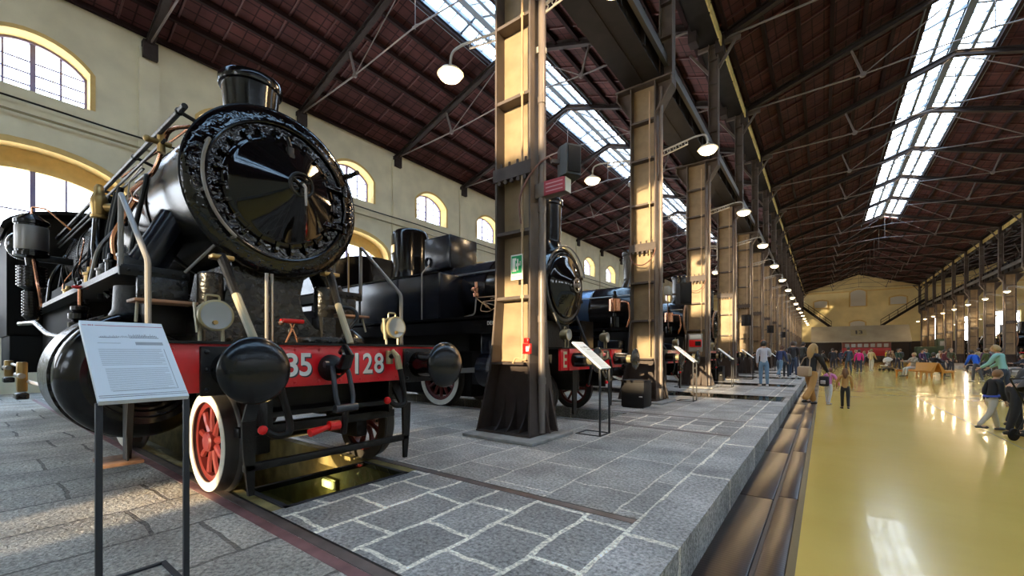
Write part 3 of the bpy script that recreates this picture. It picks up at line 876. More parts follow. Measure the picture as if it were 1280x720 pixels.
def speaker(label, c, rz, s=1.0, m='darkgrey'):
    t = thing('loudspeaker', label, 'speaker', c, rz, 'speakers on the platform columns')
    b = MB().prism([(-.13*s,-.16*s),(.13*s,-.16*s),(.17*s,-.02*s),(.13*s,.16*s),(-.13*s,.16*s),(-.17*s,0)], 'z', -.24*s, .24*s)
    b.build('cabinet', M[m], t, off=(0,0,0), sharp=20)
    MB().cbox(-.11*s, .11*s, -.185*s, -.155*s, -.21*s, .21*s, .01).build('grille', M['blackbox'], t, off=(0,0,0))
    MB().bar((-.14*s,.02,0),(-.30*s,.04,0),.05,.05).build('bracket', M['flange'], t, off=(0,0,0))
    return t
speaker('grey loudspeaker hung high on the near column', (-2.74, COLY[0]+.05, 3.72), PI*.32, .82, 'darkgrey')
speaker('dark loudspeaker on the second platform column', (-2.77, COLY[1]+.62, 2.62), .6, 1.05, 'blackbox')
speaker('dark loudspeaker on the fourth platform column', (-2.78, COLY[3]+.5, 2.62), .6, 1.0, 'blackbox')
speaker('dark loudspeaker on the sixth platform column', (-2.78, COLY[5]+.5, 2.7), .6, 1.0, 'blackbox')
speaker('dark loudspeaker on the eighth platform column', (-2.78, COLY[7]+.5, 2.7), .6, 1.0, 'blackbox')
t = thing('junction_box', 'pale junction box on the side of the second column', 'box', (-3.03, COLY[1]+.12, 2.66))
MB().cbox(-.03, .10, -.12, .12, -.10, .10, .01).build('case', M['greyplastic'], t, off=(0,0,0))
MB().bend([(.03,0,-.1),(.03,0,-.5),(.03,.06,-.9)], .01, .05, 5).build('cable', M['cable'], t, off=(0,0,0))
t = thing('switch_panel', 'red and white switch panel on the third column', 'panel', (-3.50, COLY[2]-.25, 1.52))
MB().cbox(-.22, .22, -.03, .03, -.30, .30, .012).build('board', M['greyplastic'], t, off=(0,0,0))
MB().cbox(-.20, .20, -.06, -.03, -.14, .10, .01).build('red_box', M['redbright'], t, off=(0,0,0))
MB().cbox(-.18, .18, -.05, -.03, .13, .26, .01).build('white_plate', M['signwhite'], t, off=(0,0,0))
MB().cbox(.0, .18, -.075, -.06, -.1, .05, .01).build('cover', M['blackbox'], t, off=(0,0,0))
def cable_loop(label, x, y, z):
    t = MB().bend([(x-.30, y, z), (x-.22, y-.02, z-.22), (x+.05, y-.03, z-.30), (x+.28, y-.02, z-.1), (x+.32, y, z+.1)], .013, .15, 6)
    tag(t.build('hanging_cable', M['cable'], None), label, 'cable')
cable_loop('brown cable looped under the collar of the second column', COLX, COLY[1]-.235, 3.55)
cable_loop('brown cable looped under the collar of the third column', COLX, COLY[2]-.235, 3.55)
t = MB().bend([(-3.33, F1-.01, 2.95), (-3.36, F1-.03, 3.25), (-3.25, F1-.02, 3.5), (-3.12, F1+.1, 3.75), (-3.0, F1+.2, 3.86), (-2.98, COLY[0], 3.76)], .014, .12, 6)
tag(t.build('hanging_cable', M['cable'], None), 'reddish brown cable running to the grey loudspeaker on the near column', 'cable')
def cabinet(label, x, y, w, d, h):
    t = thing('black_cabinet', label, 'cabinet', (x, y, 0), 0, 'black cabinets by the columns')
    MB().cbox(-w/2, w/2, -d/2, d/2, .02, h, .015).build('body', M['blackbox'], t, off=(0,0,0))
    MB().cbox(-w/2-.012, w/2+.012, -d/2-.012, d/2+.012, h, h+.03, .008).build('lid', M['blackbox'], t, off=(0,0,0))
    MB().cbox(w/2-.10, w/2-.03, -d/2-.016, -d/2-.0, h*.42, h*.46, .003).build('label_plate', M['signwhite'], t, off=(0,0,0))
    MB().box(-w/2+.02, w/2-.02, -d/2+.02, d/2-.02, 0, .02).build('plinth', M['dull'], t, off=(0,0,0))
cabinet('black cabinet standing in front of the second column', -3.30, 9.02, .50, .50, .56)
cabinet('black cabinet standing in front of the fourth column', -3.60, 19.3, .50, .5, .6)
# wall cables
t = MB().tube([(WALLX+.14, y, 8.44+.015*math.sin(y*1.3)) for y in range(-13, 90, 1)], .03, 5)
tag(t.build('wall_cable', M['dull'], None), 'dark cable run along the left wall, the upper of two', 'cable')
t = MB().tube([(WALLX+.14, y, 8.08) for y in range(-13, 90, 2)], .035, 6)
tag(t.build('wall_conduit', mat('conduit_olive', (.26,.22,.12), .6), None), 'olive conduit along the left wall, the lower of two', 'conduit')
# ------------------------------------------------------------------ information stands
def stand(label, x, y, detail=True):
    t = thing('information_stand', label, 'information stand', (x, y, 0), 0, 'information stands along the platform')
    B = lambda mb, n, m, p=t: mb.build(n, m, p, off=(0,0,0) if p is t else tuple(Vector(p.location)))
    for sy in (-.16, .16): B(MB().cbox(-.012, .012, sy-.012 if sy<0 else sy-.012, sy+.012, .012, .955, .002), 'leg', M['standgrey'])
    fr = MB()
    for sy in (-.16, .16): fr.box(-.38, .012, sy-.012, sy+.012, 0, .012)
    fr.box(-.38, -.356, -.16, .16, 0, .012); fr.box(-.012, .012, -.16, .16, 0, .012)
    B(fr, 'base_frame', M['standgrey'])
    # board: local plane from low edge (x=0.02,z=.95) to top edge (-.46, 1.33)
    a = Vector((.02, 0, .955)); b = Vector((-.44, 0, 1.335)); d = (b-a); Lb = d.length; d.normalize(); nrm = Vector((-d.z, 0, d.x)); nrm = nrm if nrm.z > 0 else -nrm
    W = .165
    def P3(u, v, h): return a+d*(v*Lb)+Vector((0, u*W, 0))+nrm*h
    def slab(mb, u0, u1, v0, v1, h0, h1):
        vs = [P3(u0,v0,h0),P3(u1,v0,h0),P3(u1,v1,h0),P3(u0,v1,h0),P3(u0,v0,h1),P3(u1,v0,h1),P3(u1,v1,h1),P3(u0,v1,h1)]
        mb.add(vs, [(0,3,2,1),(4,5,6,7),(0,1,5,4),(1,2,6,5),(2,3,7,6),(3,0,4,7)])
    mb = MB(); slab(mb, -1, 1, 0, 1, -.012, .012); bo = B(mb, 'board', M['panel'])
    mb = MB(); slab(mb, -.96, .96, .05, .95, -.030, -.012); B(mb, 'backing', M['standgrey'])
    if detail:
        red = MB(); slab(red, -.96, -.86, .938, .944, .012, .0128); slab(red, -.68, .97, .938, .944, .012, .0128)
        for q in (-.83, -.79, -.74): slab(red, q, q+.025, .934, .95, .012, .0128)
        red.build('red_rule', M['inkred'], bo, off=(0,0,0))
        rr = random.Random(3); ink = MB(); gr = MB()
        # side-view drawing strip
        for i in range(46):
            u = -.62+i*.030
            h = rr.uniform(.008, .03) if i < 22 else rr.uniform(.02, .055)
            slab(ink, u, u+.006, .775, .775+h, .012, .0127)
        slab(ink, -.66, -.22, .772, .776, .012, .0127); slab(ink, .05, .78, .772, .776, .012, .0127)
        slab(ink, .1, .7, .80, .802, .012, .0127)
        for v in (.035, .055): slab(ink, -.97, .97, v, v+.004, .012, .0127)
        ink.build('drawing', M['ink'], bo, off=(0,0,0))
        slab(gr, .15, .83, .675, .715, .012, .0127); slab(gr, -.72, -.2, .695, .699, .012, .0127)
        for i in range(13):
            v = .615-i*.017; slab(gr, -.74, .74-.1*rr.random()*(i%4==3), v, v+.0035, .012, .0124)
        for i in range(16):
            v = .365-i*.017; slab(gr, -.70, .74-.2*rr.random()*(i%5==4), v, v+.0035, .012, .0124)
        slab(gr, .80, .815, .10, .62, .012, .0127); slab(gr, -.66, .815, .10, .104, .012, .0127)
        gr.build('text_lines', M['platemark'], bo, off=(0,0,0))
    return t
stand('white information panel on two thin legs in the foreground, beside the front locomotive', -2.60, .565)
for i in range(1, 9):
    lab = 'white information stand near the platform edge, %s from the camera' % ORD[i]
    s_ = stand(lab, -2.53, 5.64+BAY*(i-1), i < 3) if i in (1, 3) else dup(s_, (-2.53, 5.64+BAY*(i-1), 0), label=lab)

# ------------------------------------------------------------------ lettering
def text_mesh(ch):
    cu = bpy.data.curves.new('t', 'FONT'); cu.body = ch; cu.size = 1; cu.offset = .018
    o = bpy.data.objects.new('t', cu); COL.objects.link(o)
    dg = bpy.context.evaluated_depsgraph_get()
    me = bpy.data.meshes.new_from_object(o.evaluated_get(dg))
    vs = [v.co[:] for v in me.vertices]; fs = [tuple(p.vertices) for p in me.polygons]
    bpy.data.objects.remove(o); bpy.data.meshes.remove(me); bpy.data.curves.remove(cu)
    return vs, fs
TXT = {}
def letters(mb, ch, u0, u1, w0, w1, fn, bold=0.0):
    """write ch fitted into the rectangle u0..u1, w0..w1; fn maps (u, w) to a point"""
    if ch not in TXT: TXT[ch] = text_mesh(ch)
    vs, fs = TXT[ch]
    a, b = min(v[0] for v in vs), max(v[0] for v in vs); c, d = min(v[1] for v in vs), max(v[1] for v in vs)
    mb.add([fn(u0+(v[0]-a)/(b-a)*(u1-u0), w0+(v[1]-c)/(d-c)*(w1-w0)) for v in vs], fs)
# ------------------------------------------------------------------ locomotive parts
def wheel(root, x, y, r, side, nsp, name='wheel', zc=None, face=None):
    zc = r if zc is None else zc
    ax = (0, side, 0); o = (x, y, zc)
    red = MB()
    red.lathe([(r*.68,-.05),(r*.80,-.05),(r*.80,.035),(r*.68,.035),(r*.68,-.05)], o, ax, 40)
    red.lathe([(0,.07),(r*.17,.07),(r*.20,.055),(r*.20,-.07),(0,-.07)], o, ax, 24)
    for i in range(nsp):
        a = 2*PI*i/nsp+.2
        p0 = (x+r*.15*math.cos(a), y, zc+r*.15*math.sin(a)); p1 = (x+r*.72*math.cos(a), y+side*.0, zc+r*.72*math.sin(a))
        red.tube([p0, ((p0[0]+p1[0])/2, y+side*.012, (p0[2]+p1[2])/2), p1], [r*.085, r*.06, r*.075], 8)
    w = red.build(name, M['redwheel'], root)
    ty = MB().lathe([(r*.80,-.075),(r*1.045,-.075),(r*1.055,-.055),(r*1.03,-.04),(r*1.0,-.03),(r*.985,.06),(r*.975,.066),(r*.80,.066),(r*.80,-.075)], o, ax, 56)
    ty.build('tyre', M['tyre'], w)
    wh = MB().lathe([(r*.795,.060),(r*.795,.0705),(r*.970,.0705),(r*.972,.060)], o, ax, 56)
    wh.build('white_rim', face or M['rimwhite'], w)
    return w
def buffer(root, xb, y, z, big=True, r=.228, xd=None):
    xd = xd or xb+.46
    p = MB().cyl((xb+.02, y, z), (xb+.30, y, z), .135, .115, 28); p.cyl((xb+.27, y, z), (xb+.305, y, z), .128, n=28)
    b = p.build('buffer', M['black'], root)
    pl = MB().cbox(xb, xb+.035, y-.19, y+.19, z-.185, z+.165, .006)
    for sy in (-.155, .155):
        for sz in (-.14, 0, .125): pl.sph((xb+.037, y+sy, z+sz), .018, 8)
    pl.build('base_plate', M['dull'], b)
    MB().cyl((xb+.30, y, z), (xd-.03, y, z), .085, n=24).build('plunger', M['lampbody'] if not big else M['dull'], b)
    hd = MB().lathe([(.085,-.10),(.11,-.055),(r*.85,-.03),(r*.97,-.02),(r,-.012),(r*.99,.0),(r*.94,.018),(r*.82,.040),(r*.62,.062),(r*.38,.077),(r*.15,.083),(0,.084)], (xd, y, z), (1,0,0), 48)
    hd.build('head', M['bufpaint'], b)
def headlamp(root, x, y, z, r=.105, zb=1.26, rz=0):
    l = MB().lathe([(0,-.17),(r*.55,-.17),(r*.75,-.14),(r*.98,-.12),(r*.98,-.02),(r*1.1,-.015),(r*1.1,.012),(r*.96,.016)], (x, y, z), (1,0,0), 32)
    l.lathe([(r*1.02,-.10),(r*1.05,-.09),(r*1.05,-.07),(r*1.02,-.06)], (x,y,z), (1,0,0), 32)
    o = l.build('headlamp', M['lampbody'], root)
    MB().lathe([(0,.005),(r*.5,.007),(r*.97,.013)], (x, y, z), (1,0,0), 32).build('lens', M['lens'], o)
    MB().lathe([(0,.03),(r*.15,.03),(r*.16,.006)], (x, y-.01, z-r*.5), (1,0,0), 12).build('burner', M['brass'], o)
    h = MB().bend([(x-.07, y-.045, z+r), (x-.07, y-.045, z+r+.05), (x-.07, y+.045, z+r+.05), (x-.07, y+.045, z+r)], .008, .02, 6)
    h.build('handle', M['lampbody'], o)
    b = MB()
    for sy in (-.085, .06): b.tube([(x-.05, y+sy, zb-.02), (x-.05, y+sy, z-.02)], .013, 6)
    b.bar((x-.05, y-.12, z+.09), (x-.05, y-.10, z-r*1.2), .03, .012)
    b.build('lamp_bracket', M['beige'], o)
    return o
def air_hose(root, x, y, z):
    o = MB().bend([(x, y, z), (x+.10, y, z+.02), (x+.14, y+.02, z-.12), (x+.10, y+.10, z-.36), (x+.12, y+.10, z-.47), (x+.10, y+.0, z-.48), (x+.08,y-.06,z-.43)], .027, .10, 10)
    h = o.build('air_hose', M['dull'], root)
    v = MB().cyl((x, y, z-.07), (x, y, z+.06), .035, n=12); v.tube([(x+.05,y,z+.06),(x+.12,y,z+.0),(x+.14,y+.01,z-.12)], [.02,.032,.034], 10)
    v.build('cock', M['lampbody'], h)
    MB().sph((x+.08, y-.085, z-.42), .036, 10).build('red_knob', M['redbright'], h)
def coupling(root, x, cy, z):
    d = MB().cyl((x-.25, cy, z), (x+.02, cy, z), .06, n=14)
    d.tube([(x, cy, z), (x+.12, cy, z), (x+.22, cy, z+.03), (x+.27, cy, z+.11), (x+.22, cy, z+.17), (x+.15, cy, z+.13)], [.05,.05,.055,.05,.035,.02], 10)
    h = d.build('draw_hook', M['black'], root)
    MB().lathe([(.115,0),(.11,.03),(.085,.10),(.06,.16)], (x, cy, z), (1,0,0), 24).build('hook_boss', M['dull'], h)
    s = MB()
    for sy in (-.07, .07): s.bend([(x+.10, cy+sy*.6, z+.03), (x+.16, cy+sy, z-.02), (x+.22, cy+sy*1.15, z-.25), (x+.24, cy+sy*.8, z-.33)], .021, .05, 8)
    s.cyl((x+.24, cy-.10, z-.33), (x+.24, cy+.10, z-.33), .034, n=12); s.cyl((x+.08, cy-.10, z+.03), (x+.08, cy+.10, z+.03), .03, n=10)
    s.build('shackle', mat('shackle_steel', (.05,.055,.065), .3, metal=.5), h)
    MB().tube([(x+.24, cy, z-.33), (x+.20, cy, z-.55)], .028, 8).build('screw', M['dull'], h)
    b = MB().tube([(x+.20, cy-.10, z-.47), (x+.22, cy-.30, z-.50)], [.016,.034], 10); b.cyl((x+.2, cy-.13, z-.47), (x+.2, cy-.04, z-.47), .04, n=10)
    b.build('red_handle', M['redbright'], h)
LOCOM = {}
# ------------------------------------------------------------------ the front locomotive
BX, CY = -3.50, TRACK[0]
loco = thing('steam_locomotive', 'large glossy black steam locomotive with a red buffer beam numbered 735 128, nearest the camera', 'locomotive', (BX, CY, 0))
def Lp(mb, name, m, parent=loco, **k): return mb.build(name, M[m], parent, **k)
SZ = 2.86
# smokebox with flat front ring
sb = MB().lathe([(.80,-2.1),(.835,-2.1),(.835,-.10),(.845,-.09),(.88,-.085),(.885,-.07),(.885,-.050),(.872,-.046)], (-4.60, CY, SZ), (1,0,0), 72)
smoke = Lp(sb, 'smokebox', 'boilerblack')
fr = MB().lathe([(.873,-.050),(.860,-.034),(.83,-.016),(.79,-.002),(.75,.008),(.73,.011),(.71,.022),(.70,.022),(.69,.006),(.56,.004),(.40,.004)], (-4.60, CY, SZ), (1,0,0), 72)
for i in range(44):
    a = 2*PI*i/44; fr.sph((-4.599, CY+.785*math.cos(a), SZ+.785*math.sin(a)), .011, 8)
Lp(fr, 'front_plate', 'smokebox', smoke)
bead = MB().torus((-4.578, CY, SZ), (1,0,0), .700, .016, 72, 8); Lp(bead, 'bead_ring', 'black', smoke)
# conical door with clamps
dr = MB().lathe([(.575,.0),(.575,.03),(.56,.042),(.535,.045),(.525,.05),(.50,.062),(.10,.355),(.06,.375),(0,.385)], (-4.60, CY, SZ), (1,0,0), 72)
door = Lp(dr, 'smokebox_door', 'door')
for i in range(24):
    a = 2*PI*(i+.5)/24; c, q = math.cos(a), math.sin(a)
    p = lambda r, x: (x, CY+r*c, SZ+r*q)
    cl = MB().bar(p(.535,-4.545), p(.640,-4.575), .034, .024, (1,0,0)); cl.cyl(p(.605,-4.59), p(.605,-4.535), .020, n=8)
    Lp(cl, 'clamp', 'smokebox', door)
hw = MB().torus((-4.20, CY, SZ), (1,0,0), .115, .014, 28, 8); hw.torus((-4.23, CY, SZ), (1,0,0), .085, .01, 24, 6)
for a in (.5, .5+PI*2/3, .5+PI*4/3): hw.tube([(-4.21, CY, SZ), (-4.20, CY+.115*math.cos(a), SZ+.115*math.sin(a))], .011, 6)
hw.cyl((-4.24, CY, SZ), (-4.17, CY, SZ), .03, n=12)
Lp(hw, 'handwheel', 'dull', door)
Lp(MB().tube([(-4.17, CY, SZ), (-4.155, CY+.02, SZ-.03), (-4.15, CY+.02, SZ-.21)], [.016,.014,.012], 8), 'door_handle', 'steel', door)
lt = MB().cbox(-4.50, -4.44, CY-.02, CY+.05, SZ+.34, SZ+.46, .012); lt.cyl((-4.46, CY+.015, SZ+.46), (-4.52, CY+.015, SZ+.58), .018, n=8)
lt.cyl((-4.44, CY+.015, SZ+.36), (-4.42, CY+.015, SZ+.36), .03, n=10)
Lp(lt, 'lamp_iron', 'dull', door)
for sz in (-.22, .22):
    hg = MB().bar((-4.53, CY+.40, SZ+sz), (-4.56, CY+.68, SZ+sz), .05, .03, (1,0,0)); hg.cyl((-4.55, CY+.68, SZ+sz-.06), (-4.55, CY+.68, SZ+sz+.06), .03, n=10)
    Lp(hg, 'hinge', 'smokebox', door)
# curved grab rail on the ring
pts = [(-4.50, CY+.745*math.cos(a), SZ+.745*math.sin(a)) for a in [math.radians(158+i*6) for i in range(13)]]
gr = MB().tube(pts, .016, 8)
for q in (pts[0], pts[6], pts[-1]): gr.cyl(q, (-4.60, q[1], q[2]), .013, n=8)
Lp(gr, 'grab_rail', 'railpaint')
# chimney
ch = MB().lathe([(.30,3.60),(.275,3.72),(.262,3.80),(.268,3.95),(.288,4.18),(.292,4.215),(.318,4.225),(.325,4.25),(.325,4.31),(.315,4.325),(.285,4.325),(.27,4.28),(.25,3.7)], (-5.37, CY, 0), (0,0,1), 40)
Lp(ch, 'chimney', 'black')
# boiler
Lp(MB().lathe([(0,-6.6),(.80,-6.6),(.80,-12.3),(0,-12.3)], (0, CY, SZ), (1,0,0), 56), 'boiler', 'boilerblack')
for x in (-6.62, -7.7, -8.9, -10.1, -11.3): Lp(MB().lathe([(.80,x-.03),(.812,x-.03),(.812,x+.03),(.80,x+.03)], (0, CY, SZ), (1,0,0), 56), 'boiler_band', 'dull')
Lp(MB().lathe([(.84,-.03),(.85,-.03),(.85,.03),(.84,.03)], (-5.9, CY, SZ), (1,0,0), 56), 'boiler_band', 'dull')
# cab
cb = MB()
sec = [(CY-1.45, 1.5), (CY-1.45, 3.45)]+[(CY+1.45*math.cos(a), 3.45+.50*math.sin(a)) for a in [PI-PI*i/12 for i in range(1,12)]]+[(CY+1.45, 3.45), (CY+1.45, 1.5)]
cb.prism(sec, 'x', -12.3, -14.2)
cab = Lp(cb, 'cab', 'cabpaint')
rf = MB(); rs = [(CY+1.55*math.cos(a), 3.45+.56*math.sin(a)) for a in [PI-PI*i/16 for i in range(17)]]; rs2 = [(CY+1.50*math.cos(a), 3.42+.52*math.sin(a)) for a in [PI*i/16 for i in range(17)]]
rf.prism(rs+rs2, 'x', -11.9, -14.6); Lp(rf, 'cab_roof', 'cabpaint', cab)
Lp(MB().cbox(-12.3, -8.7, CY-1.0, CY+1.0, .75, 2.3, .05), 'firebox', 'cabpaint')
Lp(MB().cbox(-14.2, -12.3, CY-1.42, CY+1.42, .8, 1.55, .03), 'cab_footing', 'cabpaint', cab)
# frames, deck, buffer beam
bb = MB().cbox(-3.545, -3.50, CY-1.30, CY+1.30, .90, 1.245, .004)
for i in range(13):
    for z in (.935, 1.205): bb.sph((-3.499, CY-1.22+i*2.44/12, z), .014, 8, (.6,1,1))
beam = Lp(bb, 'buffer_beam', 'red')
Lp(MB().box(-4.35, -3.47, CY-1.31, CY+1.31, 1.243, 1.262), 'deck_plate', 'dull')
F = lambda x: (lambda u, w: (x, u, w))
for chx, u0, u1 in (('7', 1.515, 1.62), ('3', 1.632, 1.735), ('5', 1.748, 1.85), ('1', 2.262, 2.296), ('2', 2.345, 2.45), ('8', 2.470, 2.578)):
    ink = MB(); sh = MB()
    letters(ink, chx, u0, u1, .985, 1.178, F(-3.4965), .006); letters(sh, chx, u0+.012, u1+.012, .973, 1.166, F(-3.4985), .006)
    dg_ = Lp(ink, 'number_digit', 'white', beam, fix=False); Lp(sh, 'digit_shadow', 'ink', dg_, fix=False)
fm = MB()
for s in (-1, 1): fm.box(-12.4, -3.55, CY+s*.56, CY+s*.60, .58, 1.24)
for x in (-3.9, -4.6, -6.2, -8.5, -10.5): fm.box(x-.02, x+.02, CY-.56, CY+.56, .62, 1.2)
fm.box(-4.4, -3.55, CY-.56, CY+.56, .66, .70)
Lp(fm, 'main_frame', 'dull')
for s in (-1, 1): buffer(loco, BX, CY+s*.88, 1.06, True, .228, -3.06)
coupling(loco, -3.46, CY-.12, 1.05)
air_hose(loco, -3.46, CY+.50, 1.14); air_hose(loco, -3.46, CY-.62, 1.02)
headlamp(loco, -3.60, 1.185, 1.455); headlamp(loco, -3.60, 2.81, 1.445)
for (y0, y1, x1) in ((1.50, 1.50, -4.42), (2.36, 2.55, -4.42)):
    b = MB().tube([(-3.72, y0, 1.26), (-4.10, (y0+y1)/2, 1.68)], .034, 10); br = Lp(b, 'front_brace', 'beige')
    b = MB().tube([(-4.10, (y0+y1)/2, 1.68), (x1, y1, 2.06)], [.034,.045], 10); Lp(b, 'brace_head', 'dull', br)
    b = MB().cbox(x1-.06, x1+.05, y1-.09, y1+.09, 2.03, 2.07, .01); Lp(b, 'foot_plate', 'brass', br)
# saddle under the smokebox
sd = MB().prism([(1.42,1.26),(2.82,1.26),(2.80,1.40),(2.55,1.46),(2.42,1.62),(2.38,1.80),(2.42,2.00),(2.52,2.08),(1.70,2.08),(1.62,1.6),(1.42,1.5)], 'x', -4.75, -5.8)
Lp(sd, 'saddle', 'worn')
h = MB().cyl((-4.75, 2.30, 1.42), (-4.735, 2.30, 1.42), .035, n=14); h.torus((-4.742, 2.30, 1.42), (1,0,0), .045, .01, 16, 6); Lp(h, 'inspection_plug', 'dull')
a = MB().bend([(-4.55, 2.60, 1.70), (-4.4, 2.82, 1.70), (-4.35, 2.86, 1.60), (-4.35, 2.6, 1.30)], .022, .08, 8); Lp(a, 'drain_pipe', 'dull')
a = MB().tube([(-4.5, 1.92, 1.28), (-4.5, 1.92, 1.98)], .018, 8); a.tube([(-4.5, 1.97, 1.28), (-4.5, 1.97, 1.98)], .015, 8); Lp(a, 'drain_pipe', 'steel')
k = MB().cbox(-4.10, -4.02, 1.86, 2.06, 1.46, 1.50, .01); cock = Lp(k, 'red_cock_handle', 'redbright')
k = MB().tube([(-4.06, 1.90, 1.27), (-4.06, 1.98, 1.46)], .010, 6); k.tube([(-4.06, 2.02, 1.27), (-4.06, 1.94, 1.46)], .010, 6); k.sph((-4.06, 1.86, 1.46), .025, 8); Lp(k, 'cock_stem', 'copper', cock)
Lp(MB().cbox(-4.05, -3.8, 2.0, 2.55, 1.262, 1.33, .015), 'tool_box', 'worn')
# running boards, steps and rails
for s in (-1, 1):
    f = lambda d: CY+s*d
    rb = MB().box(-12.3, -5.0, f(1.20), f(.70), 1.93, 1.95)
    run = Lp(rb, 'running_board', 'dull')
    rim = MB().box(-12.3, -5.0, f(1.215), f(1.195), 1.895, 1.955); rim.cbox(-5.03, -4.98, f(1.215), f(.70), 1.87, 1.975, .012)
    for i in range(6): rim.sph((-4.978, f(1.15-i*.08), 1.92), .014, 8)
    Lp(rim, 'board_edge', 'dull', run)
    st = MB().cbox(-5.0, -4.95, f(1.10), f(.72), 1.66, 1.88, .01); bx = Lp(st, 'step_box', 'worn')
    Lp(MB().cbox(-5.02, -4.74, f(1.16), f(.70), 1.630, 1.657, .006), 'step_board', 'wood', bx)
    Lp(MB().tube([(-4.80, f(1.14), 1.45), (-4.85, f(1.12), 1.64)], .012, 6), 'step_stay', 'beige', bx)
    hr = MB().bend([(-5.0, f(1.20), 1.95), (-5.0, f(1.20), 2.60), (-4.16, f(1.20), 1.89), (-4.15, f(1.20), 1.26)], .021, .05, 10)
    Lp(hr, 'stair_handrail', 'railpaint')
    vt = MB().lathe([(.10,1.60),(.11,1.62),(.11,1.94),(.095,1.96),(0,1.965)], (-4.82, f(.58), 0), (0,0,1), 20); vt.box(-4.95,-4.7,f(.66),f(.50),1.26,1.60)
    Lp(vt, 'lubricator', 'worn')
    # steam pipe from smokebox to cylinder
    sp = MB().tube([(-5.35, f(.70), 2.56), (-5.40, f(.98), 1.95)], .155, 20); pipe = Lp(sp, 'steam_pipe', 'tank')
    Lp(MB().cyl((-5.395, f(.94), 2.03), (-5.40, f(.985), 1.93), .19, n=20), 'pipe_flange', 'dull', pipe)
    # cylinder block
    cx0, cx1, cyy, cz, cr = -5.15, -6.0, f(.98), .97, .60
    cyl = MB().lathe([(.0,-.02),(.20,-.02),(.215,-.005),(.33,-.01),(.35,.01),(.46,.01),(.50,-.02),(.565,-.05),(.60,-.11),(.605,-.16),(.605,-.98),(.58,-1.0),(.3,-1.0)], (cx0, cyy, cz), (1,0,0), 60)
    cyo = Lp(cyl, 'cylinder', 'black')
    band = MB().lathe([(.60,-.30),(.622,-.30),(.622,-.94),(.60,-.94)], (cx0, cyy, cz), (1,0,0), 60, 0, 2*PI); Lp(band, 'cylinder_jacket', 'worn', cyo)
    Lp(MB().torus((cx0+.005, cyy, cz), (1,0,0), .40, .014, 48, 8), 'cover_ring', 'black', cyo)
    cov = MB().lathe([(.0,.10),(.10,.10),(.16,.06),(.19,.0),(.20,-.05)], (cx0, cyy-s*.0, cz-.12), (1,0,0), 32); Lp(cov, 'cylinder_cover', 'black', cyo)
    neck = MB().lathe([(.24,1.52),(.20,1.60),(.19,1.82)], (-5.45, f(.98), 0), (0,0,1), 24); Lp(neck, 'pipe_neck', 'dull', cyo)
    # valve chest
    Lp(MB().cbox(-6.3, -5.1, f(1.02), f(.62), 1.35, 1.72, .05), 'valve_chest', 'dull')
    # motion
    sbr = MB().cbox(-7.9, -6.0, f(1.03), f(.93), 1.10, 1.17, .01); sbr.cbox(-7.9, -7.78, f(1.1), f(.62), .85, 1.5, .02); Lp(sbr, 'slide_bar', 'steel')
    Lp(MB().cyl((-7.3, f(.98), .97), (-6.0, f(.98), .97), .045, n=14), 'piston_rod', 'steel')
    xh = MB().cbox(-7.35, -7.08, f(1.06), f(.90), .82, 1.10, .02); cro = Lp(xh, 'crosshead', 'brass'); Lp(MB().cbox(-7.4,-7.0,f(1.1),f(.86),.78,.83,.01), 'slipper', 'worn', cro)
    rod = MB().bar((-7.2, f(1.0), .95), (-9.86, f(1.0), .55), .05, .13); rod.cyl((-9.86, f(1.05), .55), (-9.86, f(.92), .55), .13, n=20); Lp(rod, 'connecting_rod', 'steel')
    cp = MB().bar((-11.3, f(.92), .52), (-7.0, f(.92), .52), .04, .11)
    for x in (-7.0, -8.43, -9.86, -11.3): cp.cyl((x, f(.96), .52), (x, f(.88), .52), .10, n=16)
    Lp(cp, 'coupling_rod', 'steel')
    # wheels
    wheel(loco, -4.20, f(.745), .425, s, 9, 'leading_wheel')
    for x in (-7.0, -8.43, -9.86, -11.3): wheel(loco, x, f(.745), .685, s, 13, 'driving_wheel')
    # guard iron and brake gear
    gi = MB().bar((-3.62, f(.64), .92), (-3.54, f(.75), .62), .03, .09, (0,1,0)); gi.prism([(f(.70), .66), (f(.80), .66), (f(.79), .40), (f(.755), .09), (f(.715), .09)], 'x', -3.50, -3.53)
    Lp(gi, 'guard_iron', 'dull')
    # steps under the cylinder
    ft = MB().bar((-4.72, f(1.22), 1.2), (-4.72, f(1.22), .28), .012, .14, (1,0,0)); ft.bar((-4.55, f(1.22), .8), (-4.75, f(1.2), .28), .04, .03)
    fs_ = Lp(ft, 'footstep', 'dull'); Lp(MB().cbox(-5.0, -4.62, f(1.38), f(1.12), .25, .28, .006), 'footstep_board', 'wood', fs_)
    # boiler rails and pipes
    hp = MB().tube([(-4.55, f(.86), 3.37), (-11.8, f(.86), 3.37)], .026, 8)
    for x in (-4.7, -6.2, -7.8, -9.6, -11.4): hp.cyl((x, f(.86), 3.37), (x, f(.60), 3.30), .018, n=8); hp.sph((x, f(.86), 3.37), .036, 8)
    Lp(hp, 'boiler_handrail', 'dull')
    lp = MB().tube([(-5.2, f(.84), 3.27), (-11.8, f(.84), 3.27)], .016, 6); lp.tube([(-6.0, f(.83), 3.20), (-11.8, f(.83), 3.20)], .013, 6); Lp(lp, 'oil_pipe', 'dull')
    sw = MB()
    for i, x in enumerate((-6.9, -7.15, -7.4, -8.2)): sw.bend([(x, f(.85), 3.2), (x-.05, f(.92), 2.7), (x+.1, f(.98), 2.25), (x+.2-.1*i, f(.95), 1.87)], .022 if i % 2 else .035, .2, 8)
    Lp(sw, 'injector_pipe', 'dull')
